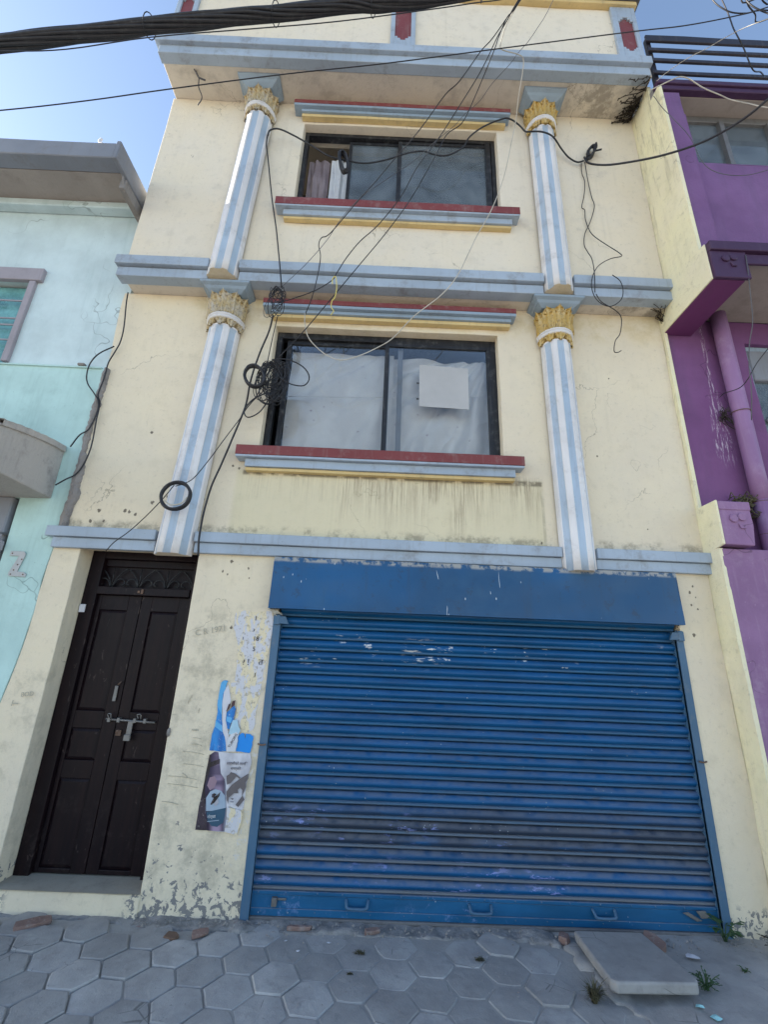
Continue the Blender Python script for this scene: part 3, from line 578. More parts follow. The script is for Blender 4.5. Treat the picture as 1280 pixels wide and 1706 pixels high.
P = {
 'blue_left': [(-1.184, 0.993), (-1.184, 1.099), (-1.173, 1.147), (-1.17, 1.196), (-1.165, 1.253), (-1.176, 1.295), (-1.175, 1.382), (-1.171, 1.455), (-1.15, 1.472), (-1.122, 1.47), (-1.133, 1.412), (-1.143, 1.376), (-1.14, 1.304), (-1.131, 1.219), (-1.116, 1.146), (-1.097, 1.098), (-1.075, 1.051), (-1.062, 0.991)],
 'blue_light1': [(-1.176, 1.295), (-1.175, 1.382), (-1.171, 1.455), (-1.15, 1.472), (-1.124, 1.468), (-1.133, 1.412), (-1.145, 1.376), (-1.143, 1.325), (-1.132, 1.229)],
 'blue_light2': [(-1.17, 1.151), (-1.171, 1.193), (-1.118, 1.16), (-1.109, 1.115)],
 'blue_right': [(-0.992, 0.99), (-0.986, 1.044), (-0.987, 1.099), (-0.958, 1.114), (-0.946, 1.107), (-0.936, 1.08), (-0.933, 1.108), (-0.908, 1.112), (-0.879, 1.096), (-0.876, 1.041), (-0.887, 0.985)],
 'blue_mid': [(-1.095, 1.248), (-1.07, 1.278), (-1.05, 1.3), (-1.034, 1.279), (-1.035, 1.233), (-1.04, 1.205), (-1.055, 1.173), (-1.064, 1.134), (-1.077, 1.141), (-1.092, 1.192)],
 'blue_mid_l': [(-1.093, 1.224), (-1.051, 1.215), (-1.055, 1.178), (-1.09, 1.191)],
 'dark_t1': [(-1.102, 1.255), (-1.09, 1.306), (-1.075, 1.313), (-1.082, 1.277)],
 'dark_t2': [(-1.069, 1.281), (-1.066, 1.328), (-1.042, 1.336), (-1.046, 1.3)],
 'bottle_neck': [(-1.06, 1.103), (-1.057, 1.138), (-1.043, 1.201), (-1.009, 1.202), (-0.995, 1.161), (-0.976, 1.134), (-0.99, 1.099), (-1.022, 1.105)],
 'bottle_body': [(-1.058, 0.991), (-1.064, 1.069), (-1.044, 1.104), (-1.001, 1.122), (-0.986, 1.071), (-0.994, 0.993)],
 'white_torn': [(-1.14, 1.304), (-1.143, 1.376), (-1.133, 1.412), (-1.118, 1.442), (-1.077, 1.328), (-1.098, 1.255), (-1.094, 1.192), (-1.074, 1.137), (-1.06, 1.103), (-1.052, 0.991), (-1.063, 0.991), (-1.085, 1.068), (-1.116, 1.146)],
 'label': [(-1.052, 1.025), (-1.001, 1.122), (-0.983, 1.102), (-1.031, 1.012)],
 'labtxt': [(-1.037, 1.015), (-0.993, 1.106)],
 'b_bg': [(-1.204, 0.5), (-1.201, 0.641), (-1.189, 0.795), (-1.181, 0.964), (-1.146, 0.987), (-1.072, 0.983), (-0.887, 0.983), (-0.868, 0.92), (-0.878, 0.856), (-0.887, 0.785), (-0.885, 0.687), (-0.891, 0.623), (-0.922, 0.628), (-0.992, 0.648), (-1.007, 0.628), (-0.99, 0.493)],
 'b_dark': [(-1.204, 0.5), (-1.201, 0.641), (-1.189, 0.795), (-1.181, 0.964), (-1.167, 0.971), (-1.159, 0.876), (-1.165, 0.796), (-1.168, 0.71), (-1.151, 0.598), (-1.128, 0.551), (-1.12, 0.498)],
 'b_bottle': [(-1.167, 0.971), (-1.146, 0.986), (-1.119, 0.983), (-1.096, 0.912), (-1.081, 0.849), (-1.047, 0.813), (-1.034, 0.78), (-1.007, 0.628), (-0.991, 0.496), (-1.12, 0.498), (-1.149, 0.598), (-1.17, 0.71), (-1.18, 0.775), (-1.162, 0.849), (-1.163, 0.91)],
 'b_ring': [(-1.177, 0.913), (-1.101, 0.941), (-1.096, 0.912), (-1.167, 0.881)],
 'b_glow': [(-1.146, 0.614), (-1.159, 0.694), (-1.136, 0.734), (-1.101, 0.749), (-1.058, 0.74), (-1.027, 0.709), (-1.012, 0.635), (-1.054, 0.62)],
 'b_lab': [(-1.143, 0.608), (-1.012, 0.638), (-1.01, 0.587), (-1.017, 0.549), (-1.054, 0.522), (-1.095, 0.527), (-1.126, 0.558)],
 'b_lh1': [(-1.122, 0.657), (-1.104, 0.699), (-1.064, 0.732), (-1.068, 0.707), (-1.095, 0.667), (-1.115, 0.652)],
 'b_lh2': [(-1.119, 0.699), (-1.12, 0.718), (-1.105, 0.725), (-1.089, 0.719), (-1.095, 0.713), (-1.105, 0.696)],
 'b_lf': [(-1.095, 0.667), (-1.073, 0.694), (-1.066, 0.668), (-1.081, 0.648), (-1.093, 0.651)],
 'hat_brim': [(-1.02, 0.738), (-0.989, 0.782), (-0.941, 0.817), (-0.88, 0.856), (-0.877, 0.822), (-0.893, 0.799), (-0.886, 0.772), (-0.905, 0.719), (-0.886, 0.694), (-0.924, 0.647), (-0.945, 0.659), (-0.907, 0.713), (-0.909, 0.752), (-0.926, 0.766), (-0.943, 0.751), (-0.936, 0.731), (-0.966, 0.73), (-0.999, 0.7), (-0.998, 0.664), (-1.011, 0.69)],
 'hat_crown': [(-1.035, 0.834), (-1.014, 0.848), (-1.008, 0.861), (-0.973, 0.852), (-0.933, 0.827), (-0.941, 0.82), (-0.963, 0.836), (-0.982, 0.812), (-0.998, 0.792), (-1.023, 0.781)],
 'hair': [(-0.94, 0.653), (-0.922, 0.68), (-0.903, 0.709), (-0.891, 0.687), (-0.912, 0.667), (-0.924, 0.644)],
 'nose': [(-0.984, 0.699), (-0.962, 0.698), (-0.97, 0.689)],
 'mouth': [(-0.985, 0.679), (-0.959, 0.68), (-0.962, 0.675), (-0.981, 0.675)],
 'txt1': [(-1.044, 0.921), (-0.899, 0.923)],
 'txt2': [(-1.009, 0.89), (-0.938, 0.889)],
 'txt3': [(-1.13, 0.586), (-1.021, 0.596)],
 'torn': [(-0.99, 0.493), (-1.007, 0.628), (-0.992, 0.648), (-0.955, 0.653), (-0.922, 0.628), (-0.891, 0.623), (-0.893, 0.559), (-0.914, 0.496)],
 'paper': [(-1.137, 1.862), (-1.143, 1.98), (-1.07, 1.997), (-0.978, 1.991), (-0.845, 2.0), (-0.826, 1.935), (-0.83, 1.84), (-0.838, 1.709), (-0.846, 1.65), (-0.858, 1.535), (-0.863, 1.478), (-0.909, 1.455), (-1.007, 1.458), (-1.076, 1.47), (-1.078, 1.609), (-1.081, 1.737)],
 'L1': [(-0.976, 1.925), (-0.959, 1.961)],
 'L18': [(-0.973, 1.771), (-0.936, 1.802)],
 'L5': [(-0.967, 1.693), (-0.948, 1.727)],
 'Lw': [(-0.995, 1.59), (-0.959, 1.635)],
 'Lq': [(-0.908, 1.594), (-0.895, 1.641)],
 'Lt': [(-0.934, 1.503), (-0.908, 1.536)],
 'L0': [(-0.982, 1.841), (-0.965, 1.857)],
 'Lb': [(-1.059, 1.775), (-1.05, 1.798)],
 'hole': [(-1.157, 1.865)],
 'l_fr_l': (-1.009, 4.488),
 'l_mul': (-0.037, 4.396),
 'l_mull2': (0.035, 4.4),
 'l_in': (-0.961, 4.491),
 'l_topfr': (-0.05, 4.744),
 'l_rightin': (1.027, 4.451),
 'sheetTL': (0.312, 4.491),
 'sheetBR': (0.804, 4.008),
 'rodL': (-0.924, 4.112),
 'rodR': (1.002, 4.237),
 'clip1': (0.297, 4.273),
 'clip2': (0.299, 4.096),
 'u_m1': (-0.541, 7.001),
 'u_m1b': (-0.507, 7.003),
 'u_m2': (0.024, 7.038),
 'u_m2b': (0.065, 7.041),
 'u_rin': (1.094, 7.109),
 'u_lin': (-1.021, 6.969),
 'u_top': (-0.166, 7.659),
 's1': (-2.137, 3.555),
 's2': (-2.428, 2.789),
 's3': (-2.208, 2.794),
 's4': (-2.114, 2.765),
 's5': (-2.48, 2.69),
 's6': (-2.369, 2.695),
 's7': (-1.804, 4.107),
 's8': (0.336, 10.532),
 's9': (-1.231, 2.395),
 's10': (-1.293, 2.307),
 's11': (-1.25, 2.284),
 's12': (-1.084, 2.341),
 's13': (-1.069, 2.262),
 's14': (2.618, 2.345),
 's15': (2.583, 2.294),
 's16': (2.626, 2.256),
 's17': (2.579, 2.191),
 's18': (2.628, 2.159),
 's19': (1.953, 3.507),
 's20': (2.313, 3.217),
 's21': (2.161, 4.347),
 's22': (-1.348, 3.256),
 's23': (-1.291, 3.236),
 's24': (1.389, 3.255),
 's25': (1.378, 2.662),
 's26': (-1.555, 2.928),
 's27': (2.453, 1.274),
 's28': (2.314, 2.826),
 's29': (-2.284, 6.488),
 's30': (-1.379, 3.29),
 'graf1': (-1.405, 1.778),
 'graf1b': (-1.17, 1.851),
 'graf2': (-2.64, 1.303),
 'graf2b': (-2.562, 1.327),
 'ram': (-1.348, 1.137),
}

# ------------------------------------------------------------------ ground and pavement
mb = MB(); mb.add([(-400,-400,-.03),(400,-400,-.03),(400,400,-.03),(-400,400,-.03)], [(0,1,2,3)])
struct(mb.build('ground', M['ground'], loc=(0, 0, -.03)))
mb = MB()                                        # sand and cement bed under the pavers
mb.grid(lambda u, v: (-7+14*u, -3.2+3.45*v, (-.0052 if -7+14*u > -.8 else -.011)+.003*noise.noise(Vector((u*60, v*20, 0)))), 140, 40)
pave = struct(mb.build('pavement', M['ground'], loc=(0, -1.5, -.03)))
HS = .1395; SP = .2475; rot0 = radians(-5.14)
def hexmesh(seed):
    rnd = random.Random(seed); m = MB(); top = []; mid = []; bot = []
    for k in range(6):
        a = rot0+k*pi/3; r = HS*(1+rnd.uniform(-.02, .015))
        for q in range(3):
            b = a+q*pi/9; rr = r*cos(pi/6)/cos((q*pi/9)-pi/6)
            w = 1+rnd.uniform(-.014, .006)
            if q == 0: w -= rnd.uniform(.0, .045)
            if rnd.random() < .06: w -= .03
            top.append((cos(b)*(rr*w-.006), sin(b)*(rr*w-.006), 0.0)); mid.append((cos(b)*rr*w, sin(b)*rr*w, -.005)); bot.append((cos(b)*rr, sin(b)*rr, -.055))
    n = 18; vs = [(0, 0, .002)]+[(x*.6, y*.6, .0015+rnd.uniform(-.001, .001)) for x, y, z in top]+top+mid+bot
    fs = [(0, 1+i, 1+(i+1) % n) for i in range(n)]
    for L in range(3): fs += [(1+L*n+i, 1+(L+1)*n+i, 1+(L+1)*n+(i+1) % n, 1+L*n+(i+1) % n) for i in range(n)]
    m.add(vs, fs[:n*2], False); o_ = m; m.f += [tuple(f) for f in fs[n*2:]]; m.mi += [0]*len(fs[n*2:]); m.sm += [False]*len(fs[n*2:])
    return m
protos = []
a1 = Vector((cos(radians(-35.14)), sin(radians(-35.14))))*SP; a2 = Vector((cos(radians(24.86)), sin(radians(24.86))))*SP
org = Vector((-.026, -.316)); k = 0
slab_poly_x = lambda x, y: (1.30 < x+(y+.25)*.05 and x > 1.26 and y > -1.0)
hexmb = [hexmesh(i) for i in range(9)]
cells = []
for i in range(-22, 23):
    for j in range(-22, 23):
        c = org+a1*i+a2*j
        if not (-3.6 < c.x < 3.7 and -1.75 < c.y < -.03): continue
        if c.x > 1.2-.25*(c.y+.3) and c.y > -.93: continue      # cement patch here instead
        if c.y > -.115: continue
        cells.append(c)
meshes = []
for n_, c in enumerate(cells):
    r = random.Random(n_*13+5); z = .004*noise.noise(Vector((c.x*1.3, c.y*1.3, 4)))+r.uniform(-.003, .003)
    left = max(0, min(1, (-.9-c.x)/.9))
    z += left*r.uniform(-.004, .010)
    if n_ < 9: o = hexmb[n_].build('paver', M['paver'], pave, loc=(0, 0, 0)); meshes.append(o.data)
    else:
        o = bpy.data.objects.new('paver', meshes[r.randrange(9)]); S.collection.objects.link(o); o.parent = pave
    o.location = Vector((c.x, c.y, z))-wloc(pave); WL[o.name] = Vector((c.x, c.y, z))
    t = .006+.022*left
    o.rotation_euler = (r.uniform(-t, t)+left*.012, r.uniform(-t, t)-left*.012, r.uniform(-.01, .01))
# cement patch on the right, rough mortar along the wall foot
def patch(name, poly, z, mat, amp=.012, parent=None, step=.05, rise=0):
    m = MB(); xs = [p[0] for p in poly]; ys = [p[1] for p in poly]
    def inside(x, y):
        c = False; n = len(poly)
        for i in range(n):
            (xa, ya), (xb, yb) = poly[i][:2], poly[(i+1) % n][:2]
            if (ya > y) != (yb > y) and x < (xb-xa)*(y-ya)/(yb-ya)+xa: c = not c
        return c
    nx = int((max(xs)-min(xs))/step)+1; ny = int((max(ys)-min(ys))/step)+1; vs = {}; V = []; F = []
    def vv(i, j):
        if (i, j) not in vs:
            x = min(xs)+i*step; y = min(ys)+j*step
            jx = noise.noise(Vector((x*14, y*14, 5)))*step*.9; jy = noise.noise(Vector((x*14, y*14, 9)))*step*.9
            vs[(i, j)] = len(V); V.append((x+jx, y+jy, z+amp*noise.noise(Vector((x*5, y*5, 1)))+amp*.5*noise.noise(Vector((x*21, y*21, 2)))))
        return vs[(i, j)]
    for i in range(nx):
        for j in range(ny):
            if inside(min(xs)+(i+.5)*step, min(ys)+(j+.5)*step): F.append((vv(i,j), vv(i+1,j), vv(i+1,j+1), vv(i,j+1)))
    # skirt
    ec = {}
    for f in F:
        for a, b in zip(f, f[1:]+f[:1]): ec[(a, b)] = 1
    base = len(V); lo = {}
    F2 = []
    for (a, b) in list(ec):
        if (b, a) in ec: continue
        for q in (a, b):
            if q not in lo: lo[q] = len(V); V.append((V[q][0], V[q][1], z-.06))
        F2.append((a, lo[a], lo[b], b))
    m.add(V, F+F2, True); return m
m = patch('p', [(1.22,-.06),(1.30,-.28),(1.34,-.50),(1.40,-.66),(1.55,-.84),(1.9,-.95),(2.4,-1.0),(4.2,-1.2),(4.2,.2),(2.2,.06)], .004, None, .014, step=.06)
m.build('cement_patch', M['slab'], pave)
m = patch('p', [(-1.5,.03),(-1.5,-.10),(-.8,-.13),(-.2,-.105),(.5,-.12),(.9,-.10),(1.25,-.16),(1.24,.03)], .004, None, .022, step=.022)
m.build('mortar_edge', M['mortar'], pave)
m = patch('p', [(-3.4,.04),(-3.4,-.07),(-2.4,-.05),(-1.5,-.06),(-1.5,.04)], -.002, None, .015, step=.025)
m.build('mortar_edge', M['mortar'], pave)
m = MB(); rr = random.Random(3)
for i in range(260):
    x = rr.uniform(-1.5, 2.6); y = -.03-abs(rr.gauss(0, .07)); s = rr.uniform(.003, .011)
    pts = [Vector((rr.uniform(-1, 1), rr.uniform(-1, 1), rr.uniform(-.7, .8)))*s for _ in range(6)]
    m.add([(x+s, y, .012), (x-s*.8, y+s*.5, .012), (x, y-s, .012), (x+s*.2, y+s*.1, .012+s*1.1), (x-s*.3, y, .006)], [(0,3,1),(1,3,2),(2,3,0),(0,1,4),(1,2,4),(2,0,4)])
struct(m.build('rubble', M['mortar'], loc=(0, -.05, 0)), 'stuff')
m = MB()
for i in range(1500):
    x = rr.uniform(-2.7, 2.8); y = -.05-1.5*rr.random(); s = rr.uniform(.0012, .0045); z = .005
    if noise.noise(Vector((x*2, y*3, 8))) < -.12+rr.uniform(-.3, .2): continue
    m.add([(x+s, y, z), (x-s*.8, y+s*.7, z), (x, y-s, z), (x+s*.2, y+s*.1, z+s*.9)], [(0,3,1)[::-1],(1,3,2)[::-1],(2,3,0)[::-1]])
struct(m.build('grit', M['mortar'], loc=(0, -.8, 0)), 'stuff')

# ------------------------------------------------------------------ the cream house
house = thing('terraced_house', (0, 0, 0), 'three storey cream house with pale blue bands, fluted half columns and blue roller shutter', 'house')
def lw(z):                                        # left edge of the lower wall, out of plumb
    return -2.71+.045*noise.noise(Vector((0, z*.9, 0)))-(.0 if z > 2.6 else (2.6-z)*.075)
def warp(x, z): 
    if x > -2.45: return x
    t = (-2.45-x)/(2.76-2.45); return -2.5+(.05*(1-t))+t*(lw(z)+.03*noise.noise(Vector((1, z*14, 3)))*.35+2.5)
W1 = wall_grid(MB(), -2.76, 2.768, -.05, 5.125, 0, [(-2.50, -1.512, .12, 2.47), (-.80, 2.45, -.05, 2.30), (-1.14, 1.09, 3.42, 4.80)], .25, .13, .004, lambda x, z: warp(x, z) if x < -2.5001 else x)
W1.build('wall', M['cream'], house, .006, 2)
W2 = wall_grid(MB(), -2.665, 2.768, 5.24, 7.85, -.18, [(-1.085, 1.145, 6.20, 7.52)], .25, .16, .004)
W2.build('wall', M['cream_up'], house, .006, 2)
m = MB(); m.box(-2.68, -2.50, .25, 7, 0, 7.85); m.box(2.55, 2.765, .25, 7, 0, 7.85); m.box(-2.68, 2.765, 6.8, 7, 0, 7.85)
m.build('side_wall', M['cement'], house)
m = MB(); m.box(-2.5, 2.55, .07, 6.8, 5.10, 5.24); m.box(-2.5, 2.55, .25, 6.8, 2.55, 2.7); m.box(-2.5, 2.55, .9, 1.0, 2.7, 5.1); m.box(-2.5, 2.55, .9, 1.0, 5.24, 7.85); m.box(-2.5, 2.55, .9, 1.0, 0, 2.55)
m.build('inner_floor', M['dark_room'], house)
# middle slab, bands
m = bar(MB(), -2.64, 2.765, -.205, .07, 5.125, 5.24, .003); m.build('soffit', M['soffit'], house, .004)
def band(x0, x1, segs, name='band'):
    m = MB()
    for (y0, y1, z0, z1, dx) in segs: bar(m, x0+dx, x1, y0, y1, z0, z1, .0025)
    return m.build(name, M['band'], house, .006, 2)
for (a, b) in ((-2.775, -1.87), (-1.545, 1.52), (1.812, 2.775)):
    band(a, b, [(-.045, 0.001, 2.445, 2.532, .05 if a < -2.5 else 0), (-.075, 0.001, 2.534, 2.62, 0)])
for (a, b) in ((-2.715, -1.80), (-1.50, 1.50), (1.80, 2.775)):
    band(a, b, [(-.236, -.12, 5.120, 5.225, .02 if a < -2.5 else 0), (-.272, -.12, 5.240, 5.345, 0)])
# roof slab with its two blue fascia strips
m = bar(MB(), -2.64, 2.772, -.588, 1.5, 7.852, 8.02, .003); m.build('soffit', M['soffit'], house, .004)
m = bar(MB(), -2.655, 2.75, -.604, -.50, 7.845, 7.965, .003); bar(m, -2.70, 2.77, -.645, -.50, 7.98, 8.10, .003); bar(m, -2.66, 2.75, -.60, -.5, 7.96, 7.99, .0); m.build('fascia', M['band'], house, .006, 2)
m = MB(); m.box(-2.70, 2.77, -.50, 7, 8.02, 8.09); m.build('roof', M['cement'], house)
# parapet
wall_grid(MB(), -2.60, 2.72, 8.08, 9.10, -.57, [], .14, .2, .004).build('parapet', M['cream_up'], house, .006)
m = bar(MB(), -2.62, 2.76, -.63, -.40, 9.10, 9.16, .003); m.build('coping', M['ochre'], house, .005)
m = bar(MB(), -2.66, 2.80, -.68, -.38, 9.162, 9.27, .005); m.build('coping', M['coping'], house, .008)
def panel(x0, x1, ix0, ix1):
    f = MB(); z0, z1 = 8.17, 9.10; iz0, iz1 = 8.27, 8.90; y0, y1 = -.602, -.568
    f.box(x0, ix0, y0, y1, z0, z1); f.box(ix1, x1, y0, y1, z0, z1); f.box(ix0, ix1, y0, y1, z0, iz0); f.box(ix0, ix1, y0, y1, iz1, z1)
    w = ix1-ix0                                   # notched corners of the inset
    for sx, sz in ((0, 0), (1, 0), (0, 1), (1, 1)):
        for k, (dw, dh) in enumerate(((.34, .035), (.17, .07))):
            xa = ix0 if sx == 0 else ix1-w*dw; za = iz0 if sz == 0 else iz1-dh
            f.box(xa, xa+w*dw, y0+.001*(k+1), y1, za, za+dh)
    p = f.build('parapet_panel', M['band'], house, .003)
    g2 = MB(); g2.box(ix0-.001, ix1+.001, -.582, -.569, iz0-.001, iz1+.001); g2.build('red_inset', M['red'], p)
panel(-.13, .152, -.081, .102); panel(2.45, 2.735, 2.517, 2.687); panel(-2.61, -2.37, -2.56, -2.42)
# dark growth and mould clump under the roof slab at the right
# ------------------------------------------------------------------ columns
def column(cx, cy, z0, z1, r, lean, zsof, goldmat, hw, ab_y):
    sh = MB(); segs = []
    def band_of(t):
        return 1 if min(abs(t-38), abs(t-90), abs(t-142)) < 13.5 else 0
    ang = [0]+[5+2.0*i for i in range(86)]+[180]
    nz = 14
    zs = [z0+(z1-z0)*i/nz for i in range(nz)]+[z1-.045, z1-.03, z1-.018, z1]
    zs = sorted(set(zs)); vs = []
    for z in zs:
        for t in ang:
            bd = band_of(t); k = 0
            if bd == 1:
                q = min(abs(t-38), abs(t-90), abs(t-142))/13.5
                end = min(1, max(0, (z1-.02-z)/.03)); k = .013*max(0, 1-q*q*.45)*end+.003*end
            rr = r-k; xx = cx+lean*(z-z0)/(z1-z0)+noise.noise(Vector((z*1.5, cx, 2)))*.003
            vs.append((xx-cos(radians(t))*rr, cy-sin(radians(t))*rr, z))
    n = len(ang)
    for j in range(len(zs)-1):
        for i in range(n-1):
            a0 = (ang[i]+ang[i+1])/2
            sh.cur = 1 if band_of(a0) == 1 and zs[j+1] < z1-.012 else 0
            sh.add([vs[j*n+i], vs[j*n+i+1], vs[(j+1)*n+i+1], vs[(j+1)*n+i]], [(0, 1, 2, 3)], True)
    # merge done by remove doubles
    import bmesh
    sh.cur = 2; sh.add([vs[i] for i in range(n)], [tuple(range(n-1, -1, -1))])
    part = sh.build('column', [M['col_white'], M['col_blue'], M['cream']], house)
    bm = bmesh.new(); bm.from_mesh(part.data); bmesh.ops.remove_doubles(bm, verts=bm.verts, dist=.0002)
    bm.to_mesh(part.data); bm.free()
    for p in part.data.polygons:
        if p.material_index == 2: p.use_smooth = False
    tx = cx+lean
    # ring
    def half(rad, zc, t, name, mat, prof):
        m2 = MB(); vs2 = []; N = 28; K = len(prof)
        for i in range(N+1):
            a = pi*i/N
            for (dr, dz) in prof: vs2.append((tx-cos(a)*(rad+dr), cy-sin(a)*(rad+dr), zc+dz))
        m2.add(vs2, [(i*K+j, (i+1)*K+j, (i+1)*K+(j+1) % K, i*K+(j+1) % K) for i in range(N) for j in range(K)], True)
        return m2.build(name, mat, part)
    prof = [(0, -.03), (.022, -.028), (.030, -.016), (.027, -.004), (.018, -.001), (.018, .003), (.028, .006), (.032, .018), (.024, .028), (0, .03)]
    rz = z1+.085
    half(r*1.02, rz, 0, 'ring', M['col_white'], prof)
    # bell
    half(r*.86, z1, 0, 'capital_bell', goldmat, [(-.05, -.005), (.01, -.005), (.0, .05), (.0, .12), (.03, zsof-.10-z1), (-.05, zsof-.10-z1)])
    top = zsof-.095
    def leaf(a, zb, h, w, rb, curl, ribs=3):
        lf = MB()
        def fn(u, v, off=0):
            uu = (u-.5)*2
            wid = w*(.62+.50*sin(v*pi*.8)+.10*sin(v*pi*6.0)*v)*(1 if v < .86 else max(.12, 1-((v-.86)/.14)**2*.85))
            aa = a+uu*wid/rb
            out = rb+.012+.015*cos(uu*pi*ribs)*(1-.3*abs(uu))+.022*(1-uu*uu)+curl*max(0, v-.55)**2*5.0+off
            z = zb+h*(v-.10*abs(uu)**1.5*v) - (curl*.9*max(0, v-.80)**2*9)
            return (tx-cos(aa)*out, cy-sin(aa)*out, z)
        lf.grid(lambda u, v: fn(u, v), 14, 12)
        lf.grid(lambda u, v: fn(1-u, v, -.012), 14, 12)
        return lf
    L = top-(rz+.02)
    for i, dg in enumerate((8, 40, 72, 108, 140, 172)):
        leaf(radians(dg), rz+.015, L*.86, r*.34, r*.92, .028).build('acanthus_leaf', goldmat, part)
    for i, dg in enumerate((24, 56, 90, 124, 156)):
        leaf(radians(dg), rz+.02, L*1.0, r*.36, r*.99, .035).build('acanthus_leaf', goldmat, part)
    for i, dg in enumerate((14, 52, 90, 128, 166)):    # hanging scroll leaves below the ring
        lm = MB()
        a = radians(dg)
        def fs(u, v, off=0):
            uu = (u-.5)*2; wid = r*.36*(1-.55*v**2); aa = a+uu*wid/r
            out = r+.006+.016*(1-uu*uu)+.007*cos(uu*pi*3)+off
            return (tx-cos(aa)*out, cy-sin(aa)*out, rz-.022-(.085*v)*(1-.3*uu*uu))
        lm.grid(lambda u, v: fs(u, 1-v), 12, 6); lm.grid(lambda u, v: fs(1-u, 1-v, -.014), 12, 6)
        for sg in (-1, 1):
            c0 = a+sg*r*.17/r; pts = []
            for q in range(16):
                th = q*.55; rad = .020*(1-q/20)
                ca = c0+cos(th)*rad/r; zz = rz-.048+sin(th)*rad
                pts.append((tx-cos(ca)*(r+.018), cy-sin(ca)*(r+.018), zz))
            lm.tube(pts, .0045, 5, sub=1)
        lm.build('scroll_leaf', goldmat, part)
    # abacus
    ab = MB(); bx = tx; ztop = zsof-.003; y1 = ab_y+.24
    def fr(hw_, y_, z_): return [(bx-hw_, y1, z_), (bx+hw_, y1, z_), (bx+hw_, y_, z_), (bx-hw_, y_, z_)]
    rings = [fr(hw, ab_y, ztop), fr(hw, ab_y, ztop-.022), fr(hw-.03, ab_y+.03, ztop-.040), fr(hw-.045, ab_y+.045, ztop-.062), fr(hw-.055, ab_y+.05, ztop-.066), fr(hw-.095, ab_y+.085, ztop-.095)]
    V = [p for rg in rings for p in rg]; F = [(3, 2, 1, 0)[::-1]]
    for k_ in range(len(rings)-1):
        for q in range(4): F.append((k_*4+q, k_*4+(q+1) % 4, k_*4+4+(q+1) % 4, k_*4+4+q))
    F.append(tuple(len(V)-4+q for q in (3, 2, 1, 0))[::-1])
    ab.add(V, [tuple(reversed(f)) for f in F]); ab.build('abacus', M['trim_blue'], part, .003, 2)
column(-1.712, -.015, 2.415, 4.665, .150, .085, 5.122, M['gold2'], .24, -.236)
column(1.664, -.015, 2.415, 4.665, .143, -.012, 5.122, M['gold'], .247, -.238)
column(-1.665, -.205, 5.15, 7.42, .146, .075, 7.85, M['gold2'], .235, -.46)
column(1.652, -.205, 5.15, 7.42, .140, -.004, 7.85, M['gold'], .238, -.455)

# ------------------------------------------------------------------ window trims
def trim(x0, x1, zr0, zr1, y, down, name):
    f = y
    m = bar(MB(), x0, x1, f-.12, f, zr0, zr1, .003); r_ = m.build(name, M['red'], house, .004, 2)
    m = bar(MB(), x0+.004, x1-.004, f-.116, f, zr0-.022, zr0-.001, .002); 
    bar(m, x0+.085, x1-.075, f-.078, f, zr0-.095, zr0-.023, .003); m.build('trim_strip', M['band'], r_, .003)
    m = bar(MB(), x0+.088, x1-.078, f-.055, f, zr0-.125, zr0-.096, .003); m.build('trim_strip', M['ochre'], r_, .003)
def lintel(x0, x1, zr0, zr1, y):
    f = y
    r_ = bar(MB(), x0, x1, f-.125, f, zr0, zr1, .003).build('lintel', M['red'], house, .004, 2)
    m = bar(MB(), x0+.002, x1-.002, f-.121, f, zr0-.035, zr0-.001, .003); bar(m, x0+.085, x1-.045, f-.085, f, zr0-.075, zr0-.036, .003); m.build('trim_strip', M['trim_blue'], r_, .003)
    m = bar(MB(), x0+.088, x1-.048, f-.06, f, zr0-.115, zr0-.076, .003); m.build('trim_strip', M['ochre'], r_, .003)
trim(-1.305, 1.24, 3.325, 3.415, 0, 0, 'window_sill')
lintel(-1.265, 1.255, 4.975, 5.03, 0)
trim(-1.24, 1.305, 6.09, 6.185, -.18, 0, 'window_sill')
lintel(-1.20, 1.285, 7.665, 7.72, -.18)

# ------------------------------------------------------------------ windows
def frame_rect(m, x0, x1, z0, z1, y0, y1, w, wt=None):
    wt = wt or w
    m.box(x0, x0+w, y0, y1, z0, z1); m.box(x1-w, x1, y0, y1, z0, z1); m.box(x0+w, x1-w, y0, y1, z0, z0+w); m.box(x0+w, x1-w, y0, y1, z1-wt, z1)
def cloth(x0, x1, z0, z1, y, folds, amp, seed=0, drape=0, nu=90, nv=30):
    m = MB()
    def fn(u, v):
        x = x0+(x1-x0)*u; z = z0+(z1-z0)*v
        f = sin(u*folds*2*pi+noise.noise(Vector((u*4, v*1.5, seed)))*3)*amp*(.5+.7*noise.noise(Vector((u*3, seed, 1)))+.3)
        f += noise.noise(Vector((u*7+seed, v*4, 2)))*amp*1.1
        if drape: 
            d = abs(sin((u*1.0+(1-v)*.65)*12+noise.noise(Vector((u*5, v*5, 9)))*1.5))
            f += d*.004*drape*(1.1-v)
            th = math.atan2(x1+.03-x, z1+.15-z); dist = math.hypot(x1-x, z1-z)
            f += .0062*drape*sin(th*21+2.2*noise.noise(Vector((th*4, dist*1.2, seed))))*min(1, dist*1.5)*(.5+.5*min(1, u*1.5))
        return (x, y+f, z)
    m.grid(fn, nu, nv); return m
